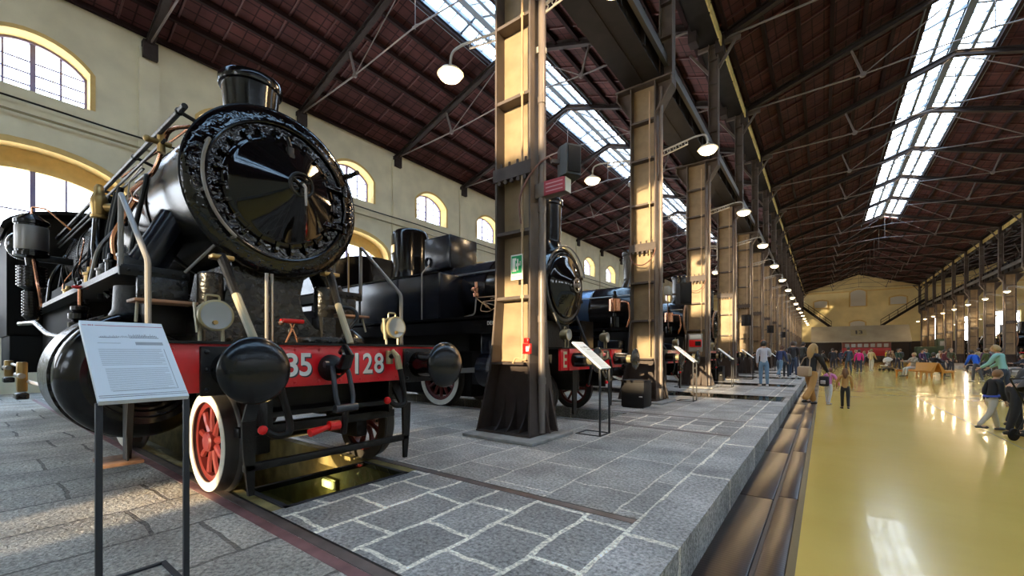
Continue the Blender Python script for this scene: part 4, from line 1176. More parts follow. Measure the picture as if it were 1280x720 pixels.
    for q in ([(-6.05, f(.8), 1.86), (-6.1, f(.97), 2.35)], [(-6.5, f(.9), 1.86), (-6.2, f(.85), 2.6)], [(-4.98, f(.74), 1.96), (-4.75, f(.55), 2.25)]):
        Lp(MB().tube(q, .014, 6), 'stay_rod', 'steel')
    # copper pipework by the smokebox
    cpp = MB().bend([(-5.1, f(.66), 3.45), (-5.25, f(.80), 3.42), (-5.42, f(.82), 3.20), (-5.48, f(.86), 3.02), (-6.15, f(.90), 2.98), (-6.2, f(.86), 2.9), (-5.9, f(.85), 2.8)], .020, .10, 8)
    cpp.bend([(-5.15, f(.62), 3.5), (-6.9, f(.84), 3.33)], .013, .1, 6)
    co = Lp(cpp, 'copper_pipe', 'copper')
    cv = MB().cyl((-5.32, f(.84), 3.18), (-5.32, f(.84), 3.40), .035, n=12); cv.cyl((-5.32, f(.76), 3.28), (-5.32, f(.95), 3.28), .028, n=12); cv.sph((-5.32, f(.95), 3.28), .034, 10); Lp(cv, 'brass_valve', 'brass', co)
    th = MB().bend([(-5.9, f(.86), 3.2), (-6.4, f(.87), 3.15), (-6.45, f(.88), 2.85), (-6.1, f(.88), 2.95), (-5.75, f(.86), 3.0)], .008, .06, 6); Lp(th, 'thin_pipe', 'steel')
    # clack valve of brass
    bv = MB().lathe([(.05,2.86),(.085,2.88),(.085,2.91),(.07,2.92),(.085,3.0),(.088,3.10),(.07,3.16),(.05,3.20),(.05,3.26),(.03,3.30),(0,3.31)], (-7.35, f(.97), 0), (0,0,1), 20)
    bv.cyl((-7.35, f(.97), 3.02), (-7.2, f(.78), 3.02), .055, n=14); Lp(bv, 'clack_valve', 'brass')
    ck = MB().tube([(-7.35, f(.97), 2.88), (-7.35, f(.99), 2.5), (-7.1, f(1.0), 2.1), (-7.0, f(.9), 1.86)], .06, 12); Lp(ck, 'feed_pipe', 'black')
    # brake pump
    px, py = -7.75, f(1.50)
    pm = MB().lathe([(0,2.86),(.06,2.86),(.13,2.80),(.155,2.78),(.155,2.74),(.14,2.73),(.14,2.40),(.155,2.39),(.155,2.35),(.06,2.33),(.05,2.24),(.10,2.23)]+sum([[(.13,2.22-i*.035),(.13,2.205-i*.035),(.115,2.20-i*.035),(.115,2.19-i*.035)] for i in range(7)], [])+[(.07,1.95),(.06,1.93)]+sum([[(.085,1.92-i*.035),(.085,1.905-i*.035),(.07,1.90-i*.035),(.07,1.89-i*.035)] for i in range(9)], [])+[(.05,1.58),(0,1.58)], (px, py, 0), (0,0,1), 28)
    pu = Lp(pm, 'brake_pump', 'black')
    Lp(MB().lathe([(.142,2.42),(.145,2.43),(.145,2.70),(.142,2.71)], (px, py, 0), (0,0,1), 28), 'pump_jacket', 'dimsteel', pu)
    Lp(MB().bend([(px, py, 2.86), (px, py, 2.96), (px+.2, py-s*.1, 2.92), (px+.25, py-s*.3, 2.7)], .012, .05, 6), 'pump_pipe', 'copper', pu)
    Lp(MB().bend([(px+.14, py, 2.3), (px+.35, py-s*.02, 1.95), (px+.3, py-s*.05, 1.75), (px, py-s*.05, 1.7)], .014, .1, 6), 'pump_pipe', 'copper', pu)
    Lp(MB().cbox(px-.05, px+.05, py-s*.35, py, 2.30, 2.38, .01), 'pump_bracket', 'dull', pu)
    tk = MB().sph((px-.5, py+s*.02, 2.55), .17, 20, (1,1,1.1)); Lp(tk, 'air_vessel', 'black')
    # valves on the slide bar bracket
    vb = MB().lathe([(.05,1.45),(.10,1.47),(.10,1.52),(.06,1.54),(.10,1.56),(.10,1.62),(.06,1.64),(.08,1.66),(.08,1.70),(0,1.72)], (-6.75, f(1.22), 0), (0,0,1), 16); vo = Lp(vb, 'drain_valve', 'black')
    Lp(MB().cyl((-6.75, f(1.22), 1.72), (-6.75, f(1.22), 1.90), .02, n=8), 'valve_stem', 'copper', vo)
    Lp(MB().torus((-6.75, f(1.22), 1.92), (0,0,1), .06, .012, 16, 6), 'red_valve_wheel', 'redbright', vo)
    sm = MB().bend([(-7.9, f(1.1), 1.15), (-7.2, f(1.3), 1.1), (-6.8, f(1.3), .85), (-6.3, f(1.25), .8)], .025, .15, 8); Lp(sm, 'drain_pipe', 'steel')
    gp = MB().tube([(-5.05, f(1.05), 1.95), (-5.05, f(1.05), 2.50)], .012, 6)
    if s > 0: Lp(gp, 'side_rail', 'brass')
rr = random.Random(11)
for i in range(16):
    x = -5.6-.33*i+rr.uniform(-.1,.1); d0 = rr.uniform(.80,.95)
    z0, z1 = 1.96, rr.uniform(2.3, 3.05); r = rr.choice((.009,.012,.016,.022,.03))
    bend = MB().bend([(x, CY-rr.uniform(.95,1.15), z0), (x+rr.uniform(-.05,.05), CY-rr.uniform(.95,1.12), (z0+z1)/2), (x+rr.uniform(-.2,.2), CY-d0-.02, z1), (x-rr.uniform(.2,.6), CY-d0, z1+rr.uniform(-.05,.1))], r, .12, 8)
    Lp(bend, 'side_pipe', rr.choice(('black','dull','dimsteel','copper','black')))
for i in range(9):
    x = -5.4-.42*i; y = CY-rr.uniform(1.0,1.14); hh = rr.uniform(.08,.26); r = rr.uniform(.03,.06)
    m_ = MB().lathe([(0,1.95),(r*1.3,1.95),(r*1.3,1.97),(r,1.98),(r,1.95+hh*.6),(r*1.25,1.95+hh*.62),(r*1.25,1.95+hh*.72),(r*.6,1.95+hh*.78),(r*.5,1.95+hh),(0,1.96+hh)], (x, y, 0), (0,0,1), 14)
    Lp(m_, 'oil_fitting', rr.choice(('black','steel','brass','dimsteel')))
for (x, y, z, w, h_) in ((-8.6, .60, .66, .13, .40), (-10.6, .60, .80, .16, .26)):
    b_ = Lp(MB().cbox(x-w/2, x+w/2, y-.05, y+.05, z, z+h_, .02), 'brass_link', 'brass')
    Lp(MB().cyl((x-.35, y-.02, z+h_*.55), (x+.3, y-.02, z+h_*.55), .035, n=12), 'link_pin', 'steel', b_)
    Lp(MB().cbox(x-.22, x+.10, y-.06, y+.06, z-.10, z-.02, .015), 'link_foot', 'worn', b_)
Lp(MB().bend([(-11.6, .62, 1.02), (-9.6, .64, .98), (-8.9, .64, .80), (-7.6, .70, .78)], .022, .15, 8), 'reach_rod', 'steel')
Lp(MB().bend([(-9.8, .66, 1.62), (-8.4, .70, 1.58), (-7.6, .74, 1.40), (-6.9, .8, 1.35)], .03, .15, 8), 'reach_rod', 'worn')
# inner motion between the frames
im = MB().cyl((-4.2, CY-.72, .425), (-4.2, CY+.72, .425), .075, n=16); im.cbox(-4.5, -3.9, CY-.55, CY-.42, .3, .75, .02); im.cbox(-4.5, -3.9, CY+.42, CY+.55, .3, .75, .02)
im.cbox(-3.85, -3.7, CY-.75, CY+.75, .50, .58, .01); im.cbox(-3.56, -3.50, CY-.78, CY+.78, .27, .33, .01)
Lp(im, 'leading_axle', 'dull')
ax = MB()
for x in (-7.0, -8.43, -9.86, -11.3): ax.cyl((x, CY-.72, .685), (x, CY+.72, .685), .09, n=16)
Lp(ax, 'driving_axle', 'dull')

# ------------------------------------------------------------------ the other locomotives
def engine(label, cy, boiler_mat, xs=-4.15, zb=2.5, rb=.74, chim=True, tank=False, pump=False, ox=0, number=None, yellow=False):
    """a locomotive facing +x on the track at cy; built at its own origin (0, 0, 0) = beam centre on the rail"""
    t = thing('steam_locomotive', label, 'locomotive', (BX+ox, cy, 0))
    c = 0; X = lambda x: x-BX
    P_ = lambda mb, n, m, p=t: mb.build(n, M[m], p, off=(0,0,0))
    bb = MB().cbox(-.05, 0, -1.30, 1.30, .88, 1.25, .006); beam = P_(bb, 'buffer_beam', 'red')
    P_(MB().box(-1.0, .03, -1.31, 1.31, 1.25, 1.27), 'deck_plate', 'dull')
    if number:
        ink = MB()
        for ch, u0, u1 in number: letters(ink, ch, u0, u1, .98, 1.18, lambda u, w: (.004, u, w), .006)
        ink.build('number_lettering', M['white'], beam, off=(0,0,0), fix=False)
    fm = MB()
    for s in (-1, 1): fm.box(-9.5, -.05, s*.56, s*.60, .5, 1.24)
    for x in (-.5, -1.5, -3, -5, -7): fm.box(x-.02, x+.02, -.56, .56, .6, 1.2)
    P_(fm, 'main_frame', 'dull')
    # smokebox, door, boiler
    xf = X(xs); o = (xf, c, zb)
    sb = MB().lathe([(rb-.02,-1.5),(rb,-1.45),(rb,-.08),(rb+.02,-.06),(rb+.02,-.01),(rb,.0),(rb-.05,.008),(rb*.86,.004),(rb*.8,.0)], o, (1,0,0), 56)
    sbo = P_(sb, 'smokebox', 'black')
    dr = MB().lathe([(rb*.84,.0),(rb*.84,.03),(rb*.80,.05),(rb*.76,.05),(rb*.55,.13),(rb*.3,.19),(.12,.215),(0,.22)], o, (1,0,0), 56)
    do = P_(dr, 'smokebox_door', 'door')
    hw = MB().torus((xf+.27, c, zb), (1,0,0), .13, .014, 24, 6); hw.cyl((xf+.2, c, zb), (xf+.30, c, zb), .04, n=10)
    for a in (.4, .4+PI/2, .4+PI, .4+PI*1.5): hw.tube([(xf+.27, c, zb), (xf+.27, c+.13*math.cos(a), zb+.13*math.sin(a))], .010, 5)
    P_(hw, 'handwheel', 'steel', do)
    for sz in (-.25, .25): P_(MB().bar((xf+.05, rb*.45, zb+sz), (xf+.03, rb*.92, zb+sz), .05, .03, (1,0,0)), 'hinge', 'black', do)
    gr = MB().tube([(xf+.05, c+(rb+.05)*math.cos(a), zb+(rb+.05)*math.sin(a)) for a in [math.radians(20+i*9) for i in range(15)]], .014, 6)
    P_(gr, 'grab_rail', 'dimsteel', sbo)
    P_(MB().lathe([(0,xf-1.45),(rb-.01,xf-1.45),(rb-.01,-6.6),(0,-6.6)], (0, c, zb), (1,0,0), 48), 'boiler', boiler_mat)
    for x in (xf-1.5, xf-2.7, xf-3.9, xf-5.1): P_(MB().lathe([(rb-.01,x-.025),(rb+.006,x-.025),(rb+.006,x+.025),(rb-.01,x+.025)], (0,c,zb), (1,0,0), 48), 'boiler_band', 'black')
    if chim:
        zt = 4.30; zc = zb+rb-.08
        ch = MB().lathe([(.36,zc-.05),(.32,zc+.08),(.265,zc+.22),(.26,zc+.3),(.275,zt-.14),(.30,zt-.13),(.305,zt-.03),(.29,zt),(.26,zt),(.22,zc)], (xf-.40, c, 0), (0,0,1), 32)
        P_(ch, 'chimney', 'black')
    sd = MB().prism([(-.55,1.27),(.55,1.27),(.42,1.5),(.42,zb-rb+.05),(-.42,zb-rb+.05),(-.42,1.5)], 'x', xf-.15, xf-1.2); P_(sd, 'saddle', 'dull')
    for s in (-1, 1):
        # buffers (built at the beam in local space)
        b0 = MB().cyl((.02, s*.88, 1.06), (.30, s*.88, 1.06), .125, .11, 24); b = P_(b0, 'buffer', 'black')
        P_(MB().cbox(0, .03, s*.88-.18, s*.88+.18, .88, 1.25, .004), 'base_plate', 'red' if tank else 'dull', b)
        P_(MB().cyl((.29, s*.88, 1.06), (.45, s*.88, 1.06), .08, n=20), 'plunger', 'lampbody', b)
        P_(MB().lathe([(.08,-.09),(.11,-.05),(.20,-.025),(.215,-.01),(.21,.0),(.17,.02),(.09,.034),(0,.036)], (.47, s*.88, 1.06), (1,0,0), 36), 'head', 'bufpaint', b)
        l = MB().lathe([(0,-.15),(.07,-.15),(.095,-.11),(.095,-.02),(.105,-.01),(.105,.01),(.09,.014)], (-.12, s*.82, 1.50), (1,0,0), 24); lo = P_(l, 'headlamp', 'lampbody')
        P_(MB().lathe([(0,.004),(.05,.006),(.092,.012)], (-.12, s*.82, 1.50), (1,0,0), 24), 'lens', 'lens', lo)
        k = MB().tube([(-.16, s*.82-.05, 1.25), (-.16, s*.82-.05, 1.45)], .014, 6); k.tube([(-.16, s*.82+.05, 1.25), (-.16, s*.82+.05, 1.45)], .014, 6); k.bend([(-.19, s*.82-.03, 1.59), (-.19, s*.82-.03, 1.64), (-.19, s*.82+.03, 1.64), (-.19, s*.82+.03, 1.59)], .007, .02, 5); P_(k, 'lamp_bracket', 'lampbody', lo)
        # running board
        rb_ = MB().box(-9.6, -.7, s*.70, s*1.33, 1.84, 1.87); rb_.box(-9.6, -.7, s*1.32, s*1.34, 1.80, 1.89); rb_.box(-.72, -.68, s*.75, s*1.33, 1.27, 1.87); P_(rb_, 'running_board', 'black')
        # cylinder
        cy_ = MB().lathe([(0,.03),(.12,.03),(.16,.0),(.30,.0),(.34,-.03),(.345,-.08),(.345,-.72),(.2,-.74)], (-1.15, s*1.0, .85), (1,0,0), 36); co = P_(cy_, 'cylinder', 'tank')
        P_(MB().cbox(-1.85, -1.2, s*.72, s*1.2, 1.15, 1.55, .04), 'valve_chest', 'tank', co)
        P_(MB().bar((-1.9, s*1.02, .85), (-5.6, s*1.02, .62), .05, .10), 'connecting_rod', 'dimsteel')
        P_(MB().cyl((-1.1, s*1.0, .85), (-.95, s*1.0, .85), .05, n=12), 'tail_rod', 'steel', co)
        br = MB().tube([(-.35, s*.42, 1.27), (xf+.0, s*.45, zb-rb*.75)], .03, 8); P_(br, 'front_brace', 'dull')
        # wheels
        ow = []
        for (x, r, n_) in ((-.85, .42, 9), (-3.4, .62, 12), (-5.6, .62, 12), (-7.6, .62, 12)):
            red = MB(); yy = s*.745
            red.lathe([(r*.68,-.05),(r*.80,-.05),(r*.80,.035),(r*.68,.035),(r*.68,-.05)], (x,yy,r), (0,s,0), 32); red.cyl((x,yy-.06,r),(x,yy+.06,r), r*.19, n=16)
            for i in range(n_):
                a = 2*PI*i/n_; red.tube([(x+r*.15*math.cos(a),yy,r+r*.15*math.sin(a)),(x+r*.72*math.cos(a),yy,r+r*.72*math.sin(a))], r*.06, 6)
            w = P_(red, 'wheel', 'redwheel')
            P_(MB().lathe([(r*.80,-.075),(r*1.05,-.075),(r*1.04,-.045),(r,-.03),(r*.98,.066),(r*.80,.066),(r*.80,-.075)], (x,yy,r), (0,s,0), 40), 'tyre', 'tyre', w)
            P_(MB().lathe([(r*.795,.06),(r*.795,.071),(r*.97,.071),(r*.972,.06)], (x,yy,r), (0,s,0), 40), 'white_rim', 'rimwhite', w)
        hp = MB().tube([(xf-.1, s*(rb*.86+.05), zb+rb*.5), (-6.6, s*(rb*.86+.05), zb+rb*.5)], .02, 6)
        for x in (xf-.3, -2.5, -4, -5.5): hp.cyl((x, s*(rb*.86+.05), zb+rb*.5), (x, s*rb*.84, zb+rb*.48), .014, n=6)
        P_(hp, 'boiler_handrail', 'dimsteel')
        ah = MB().bend([(.0, s*.45, 1.08), (.10, s*.45, 1.10), (.14, s*.45, .85), (.10, s*.50, .62), (.06, s*.40, .60)], .027, .08, 8); h = P_(ah, 'air_hose', 'dull')
        P_(MB().sph((.06, s*.40-.02, .60), .036, 8), 'red_knob', 'redbright', h)
        gi = MB().prism([(s*.66,.88),(s*.86,.88),(s*.82,.1),(s*.72,.1)], 'x', -.02, -.05); P_(gi, 'guard_iron', 'dull')
    hk = MB().tube([(0,0,1.05),(.15,0,1.06),(.26,0,1.10),(.26,0,1.2),(.18,0,1.2)], [.05,.05,.05,.035,.02], 8); h = P_(hk, 'draw_hook', 'dull')
    sk = MB().bend([(.12,-.06,1.06),(.20,-.07,.8),(.22,0,.72),(.20,.07,.8),(.12,.06,1.06)], .022, .05, 8); P_(sk, 'shackle', 'dull', h)
    # cab
    cb = MB().prism([(-1.4,1.3),(-1.4,3.45)]+[(-1.4*math.cos(PI*i/12), 3.45+.42*math.sin(PI*i/12)) for i in range(1,12)]+[(1.4,3.45),(1.4,1.3)], 'x', -6.6, -8.6); cb.box(-9.6,-8.6,-1.35,1.35,1.3,2.7); P_(cb, 'cab', 'black')
    if tank:
        for s in (-1, 1):
            tk = MB().cbox(-6.6, -2.82, s*.60, s*1.36, 1.87, 2.84, .03)
            to = P_(tk, 'side_tank', 'tank')
            se = MB()
            for x in (-2.80, -4.15, -5.6): se.box(x-.025, x+.025, s*1.355, s*1.372, 1.9, 2.82)
            for x in (-3.4, -4.9):
                for i in range(7): se.sph((x, s*1.362, 1.95+i*.12), .012, 6)
            P_(se, 'seam_strip', 'black', to)
            P_(MB().tube([(-2.82, s*1.37, 2.84), (-6.6, s*1.37, 2.84)], .018, 6), 'edge_moulding', 'black', to)
            P_(MB().bend([(-3.30, s*1.40, 1.88), (-3.30, s*1.40, 2.86), (-3.30, s*1.2, 3.05)], .014, .04, 6), 'tank_rail', 'steel', to)
            P_(MB().bend([(-2.2, s*1.30, 1.88), (-1.9, s*1.30, 1.92), (-1.86, s*1.30, 2.3)], .014, .08, 6), 'feed_pipe', 'steel')
            iv = MB().lathe([(.03,2.24),(.06,2.26),(.06,2.32),(.04,2.34),(.05,2.42),(.03,2.44),(.03,2.54),(0,2.55)], (-1.86, s*1.30, 0), (0,0,1), 14); iv.sph((-1.92, s*1.32, 2.40), .045, 10); P_(iv, 'injector', 'copper')
            wr = MB()
            rr = random.Random(5)
            q = [(-1.6+rr.uniform(-.3,.3), s*1.3+rr.uniform(-.06,.06), 2.1+rr.uniform(-.16,.16)) for _ in range(14)]
            wr.bend(q, .009, .08, 5); P_(wr, 'bare_wire', 'conduit')
            P_(MB().prism([(-1.6,1.88),(-1.0,1.88),(-1.0,2.1),(-1.15,2.35),(-1.3,2.35)], 'y', s*.9, s*1.2), 'sand_hopper', 'tank')
        dm = MB().lathe([(.52,zb+rb-.12),(.50,zb+rb),(.485,zb+rb+.1),(.485,4.25),(.46,4.34),(.40,4.39),(.2,4.42),(0,4.425)], (X(-8.85), 0, 0), (0,0,1), 36); d_ = P_(dm, 'steam_dome', 'black')
        pl = MB().lathe([(.487,3.78),(.494,3.78),(.494,3.98),(.487,3.98)], (X(-8.85),0,0), (0,0,1), 24, PI*1.02, PI*1.30); P_(pl, 'brass_plate', 'brass', d_)
        bx = MB().cbox(X(-7.75), X(-6.87), -.50, .45, 3.12, 3.92, .05); b_ = P_(bx, 'sand_box', 'tank')
        P_(MB().torus((X(-7.6), -.52, 3.34), (0,1,0), .10, .018, 20, 6), 'box_handle', 'dull', b_)
        ink = MB()
        for i, ch in enumerate('DEP LOC'):
            if ch != ' ': letters(ink, ch, X(-5.05)+i*.062, X(-5.05)+i*.062+.048, 1.70, 1.77, lambda u, w: (u, -1.345, w))
        # a narrow valance carries the small lettering
        va = P_(MB().box(-9.6, -.75, -1.34, -1.31, 1.55, 1.84), 'valance', 'black'); ink.build('depot_lettering', M['white'], va, off=(0,0,0), fix=False)
        ink = MB()
        for u0, u1, ch in ((-1.22, -1.10, 'E'),): letters(ink, ch, u0, u1, .93, 1.2, lambda u, w: (.004, u, w), .006)
        ink.build('beam_lettering', mat('gold_lit_white_paint', (.7,.6,.35), .5), beam, off=(0,0,0), fix=False)  # golden light on a white digit put into the letter colour
    P_(MB().box(-7.2, -2.3, -1.02, 1.02, 1.22, 1.58), 'frame_stretcher', 'cabpaint')
    P_(MB().cbox(-6.9, -2.6, -.62, .62, .22, 1.2, .04), 'ash_pan', 'cabpaint')
    if pump:
        for s in (-1,):
            pm = MB().lathe([(0,1.88),(.12,1.88),(.13,1.95),(.13,2.2),(.05,2.24),(.05,2.32),(.15,2.36)], (-1.35, s*1.12, 0), (0,0,1), 24); po = P_(pm, 'feed_pump', 'black')
            P_(MB().lathe([(.15,2.36),(.17,2.38),(.17,2.72),(.15,2.74),(0,2.75)], (-1.35, s*1.12, 0), (0,0,1), 24), 'pump_cylinder', 'copper', po)
            P_(MB().lathe([(.06,2.75),(.07,2.85),(.04,2.88),(.045,2.95),(0,2.98)], (-1.35, s*1.12, 0), (0,0,1), 16), 'pump_head', 'black', po)
            P_(MB().bend([(-1.2, s*1.12, 2.65), (-.95, s*1.12, 2.62), (-.9, s*1.1, 2.2), (-1.0, s*1.1, 1.9)], .025, .08, 8), 'pump_pipe', 'copper', po)
        P_(MB().lathe([(rb+.02,-.04),(rb+.05,-.03),(rb+.05,.02),(rb+.02,.03)], (xf-.02, 0, zb), (1,0,0), 48), 'door_ring', 'wood')
        P_(MB().lathe([(.05,zb+rb-.02),(.06,zb+rb+.08),(.03,zb+rb+.12),(.03,zb+rb+.22),(0,zb+rb+.23)], (-3.1, -.15, 0), (0,0,1), 12), 'safety_valve', 'brass')
    return t
e2 = engine('black tank locomotive with tall dome and square sand box, standing behind the near column', TRACK[1], 'tank', tank=True)
e3 = engine('dark locomotive with a boiler tinted with a sky-blue sheen and copper feed pump, behind the second column', TRACK[2], 'skyboiler', xs=-4.35, pump=True)
for k in range(3, 8):
    dup(e3, (BX, TRACK[k], 0), label='dark locomotive with red buffer beam on the platform, %s from the camera' % ORD[k], group='locomotives farther along the platform')
for i, y in enumerate((59, 64.2, 69.5, 75, 80.5)):
    dup(e3, (14.6, y, 0), PI, label='dark locomotive nose behind the right-hand columns, %s from the camera' % ORD[i], group='locomotives on the right side of the hall')

# ------------------------------------------------------------------ people
def skin(vs, es, rad, sub=1):
    me = bpy.data.meshes.new('s'); me.from_pydata(vs, es, []); o = bpy.data.objects.new('s', me); COL.objects.link(o)
    o.modifiers.new('k', 'SKIN'); 
    if sub: 
        m = o.modifiers.new('u', 'SUBSURF'); m.levels = sub; m.render_levels = sub
    for i, r in enumerate(rad): me.skin_vertices[0].data[i].radius = r if isinstance(r, tuple) else (r, r)
    me.skin_vertices[0].data[0].use_root = True
    dg = bpy.context.evaluated_depsgraph_get(); dg.update()
    m2 = bpy.data.meshes.new_from_object(o.evaluated_get(dg))
    out = ([v.co[:] for v in m2.vertices], [tuple(p.vertices) for p in m2.polygons])
    bpy.data.objects.remove(o); bpy.data.meshes.remove(me); bpy.data.meshes.remove(m2)
    return out
CM = {}
def cmat(c, rough=.8):
    k = tuple(c)
    if k not in CM: CM[k] = mat('cloth_%02d' % len(CM), c, rough, bump=.1, bscale=40)
    return CM[k]
SKIN = mat('skin', (.52,.31,.22), .5)
def person(label, x, y, z, h, rz, top=(.05,.05,.06), legs=(.04,.05,.08), hair=(.05,.03,.02), shoes=(.03,.03,.03), long_hair=False, lean=0, lw=(12,-12), knee=(5,15), arms=((10,8,15),(10,8,15)), pelvis=None, hat=None, lod=1, coat=0, group=None, cuff=None):
    """figure facing local +y; lw thigh swing, knee bend, arms = (forward, outward, elbow) in degrees for left and right"""
    t = thing('person', label, 'person', (x, y, z), rz, group)
    D = math.radians; V = Vector; L = D(lean)
    hz = .515*h if pelvis is None else pelvis
    up = V((0, math.sin(L), math.cos(L))); fw = V((0, math.cos(L), -math.sin(L)))
    pel = V((0,0,hz+.015*h))
    wa = pel+up*.085*h; chst = pel+up*.20*h; nb = pel+up*.295*h; nk = pel+up*.325*h+fw*.01*h; hd = pel+up*.40*h+fw*.018*h
    feet = []; hands = []; legp = []; armp = []
    for i, s in enumerate((-1, 1)):
        a = D(lw[i]); k = D(knee[i])
        hip = V((s*.052*h, 0, hz))
        kn = hip+V((s*.01*h, math.sin(a), -math.cos(a)))*.245*h
        an = kn+V((0, math.sin(a-k), -math.cos(a-k)))*.235*h
        to = an+V((s*.018*h, .10*h, -.012*h)); he = an+V((0, -.025*h, -.012*h))
        legp.append((hip, kn, an, to, he))
        f, o, e = [D(q) for q in arms[i]]
        sh = nb-up*.025*h+V((s*.098*h,0,0))
        el = sh+(V((s*math.sin(o),0,0))+(fw*math.sin(f)-up*math.cos(f))*math.cos(o))*.165*h
        wr = el+(V((s*math.sin(o)*.3-s*.08,0,0))+(fw*math.sin(f+e)-up*math.cos(f+e)))*.145*h
        hn = wr+(wr-el).normalized()*.05*h
        armp.append((sh, el, wr, hn))
    low = min(p[2].z for p in legp)-.038*h
    if pelvis is None:
        dz = V((0,0,-low))
        pel, wa, chst, nb, nk, hd = [p+dz for p in (pel, wa, chst, nb, nk, hd)]
        legp = [tuple(p+dz for p in q) for q in legp]; armp = [tuple(p+dz for p in q) for q in armp]
    sub = 1 if lod < 2 else 2
    # body: one continuous skin
    vs = [pel, wa, chst, nb, nk, hd-up*.03*h]; es = [(0,1),(1,2),(2,3),(3,4),(4,5)]
    rd = [(.046*h,.036*h), (.042*h,.032*h), (.055*h,.036*h), (.036*h,.032*h), (.028*h,.028*h), (.04*h,.045*h)]
    for i in range(2):
        b = len(vs); hip, kn, an, to, he = legp[i]
        vs += [hip, kn, an, to]; es += [(0,b),(b,b+1),(b+1,b+2),(b+2,b+3)]; rd += [.048*h,.032*h,.02*h,.018*h]
        b = len(vs); sh, el, wr, hn = armp[i]
        vs += [sh, el, wr, hn]; es += [(3,b),(b,b+1),(b+1,b+2),(b+2,b+3)]; rd += [.032*h,.024*h,.016*h,(.020*h,.012*h)]
    bv, bf = skin(vs, es, rd, sub)
    mb = MB(); mb.add(bv, bf)
    # head with a face
    n = 16 if lod else 10
    hb = MB(); hb.sph((0,0,0), 1, n, (1,1,1), n)
    out = []
    for p in hb.v:
        px, py, pz = p
        wdt = .050*(1-.22*max(0,-pz)**1.5); dep = .060; hh = .072
        yy = py*dep
        if py > .8: yy += .004*max(0, 1-abs(pz+.05)*3)
        q = hd+V((px*wdt*h,0,0))+fw*yy*h+up*pz*hh*h
        out.append(q)
    mb.add(out, hb.f)
    nose = hd+fw*.060*h-up*.012*h
    mb.tube([hd+fw*.055*h+up*.012*h, nose+fw*.008*h, hd+fw*.056*h-up*.02*h], [.005*h,.009*h,.004*h], 6)
    for s in (-1,1): mb.sph(tuple(hd+V((s*.051*h,0,0))-up*.004*h), .013*h, 6, (.5,.8,1.1))
    # hands: palm in the skin, fingers as short chains
    for i, s in enumerate((-1,1)):
        sh, el, wr, hn = armp[i]; d = (hn-wr).normalized(); side = V((0,1,0)) if abs(d.y) < .8 else V((0,0,1))
        side = (side-d*side.dot(d)).normalized(); pn = d.cross(side)
        for j, ln in enumerate((.036,.042,.040,.032)):
            p0 = hn+side*(.012-.008*j)*h; p1 = p0+d*ln*.55*h; p2 = p1+(d*.7-pn*s*.5).normalized()*ln*.5*h
            mb.tube([p0, p1, p2], [.0052*h,.0048*h,.0038*h], 5)
        th = wr+d*.018*h+side*.014*h; mb.tube([th, th+(side*.7+d*.7)*.022*h, th+(side*.35+d)*.036*h], [.006*h,.0055*h,.004*h], 5)
    mb.build('body', SKIN, t, off=(0,0,0), sharp=80)
    # eyes and mouth
    if lod >= 1:
        e = MB()
        for s in (-1,1): e.sph(tuple(hd+V((s*.02*h,0,0))+fw*.056*h+up*.008*h), .005*h, 6)
        e.build('eyes', M['ink'], t, off=(0,0,0))
        mo = MB().tube([hd+V((-.014*h,0,0))+fw*.054*h-up*.034*h, hd+fw*.058*h-up*.034*h, hd+V((.014*h,0,0))+fw*.054*h-up*.034*h], .003*h, 5); mo.build('mouth', M['inkred'], t, off=(0,0,0))
    # jacket
    cz = coat
    vs = [pel-V((0,0,(.045+cz*.5)*h)), pel+up*.035*h, wa, chst, nb]; es = [(0,1),(1,2),(2,3),(3,4)]
    rd = [((.084+cz*.15)*h,(.066+cz*.12)*h), ((.078+cz*.1)*h,(.062+cz*.08)*h), (.068*h,.054*h), (.082*h,.060*h), (.05*h,.042*h)]
    for i in range(2):
        b = len(vs); sh, el, wr, hn = armp[i]
        vs += [sh, el, wr]; es += [(4,b),(b,b+1),(b+1,b+2)]; rd += [.044*h,.034*h,.026*h]
    a, b = skin(vs, es, rd, sub); j = MB(); j.add(a, b); j.build('jacket', cmat(top), t, off=(0,0,0), sharp=80)
    # trousers
    vs = [pel+up*.06*h, pel-V((0,0,.015*h))]; es = [(0,1)]; rd = [(.064*h,.050*h), (.062*h,.052*h)]
    for i in range(2):
        hip, kn, an, to, he = legp[i]; b = len(vs)
        vs += [hip-V((0,0,.02*h)), kn, an+V((0,0,.005*h))]; es += [(1,b),(b,b+1),(b+1,b+2)]; rd += [.056*h,(.040 if not cuff else .044)*h,(.030 if not cuff else cuff)*h]
    a, b = skin(vs, es, rd, sub); j = MB(); j.add(a, b); j.build('trousers', cmat(legs), t, off=(0,0,0), sharp=80)
    for i in range(2):
        hip, kn, an, to, he = legp[i]
        s = MB().tube([he-V((0,.012*h,.006*h)), an+V((0,.01*h,-.008*h)), an+V((0,.055*h,-.014*h)), to+V((0,.0,-.006*h)), to+V((0,.022*h,-.010*h))], [.016*h,.026*h,.024*h,.022*h,.010*h], 10)
        s.build('shoe', cmat(shoes, .5), t, off=(0,0,0), sharp=80)
    # hair
    hb = MB()
    hb.sph((0,0,0), 1, 16, (1,1,1), 12)
    hv = []
    for p in hb.v:
        px, py, pz = p
        lo = -.62 if py < .1 else (.35 if py > .55 else -.02)
        pz2 = max(pz, lo)
        hv.append(hd+V((px*.057*h,0,0))+fw*(py*.066-.006)*h+up*pz2*.080*h)
    m2 = MB(); m2.add(hv, hb.f)
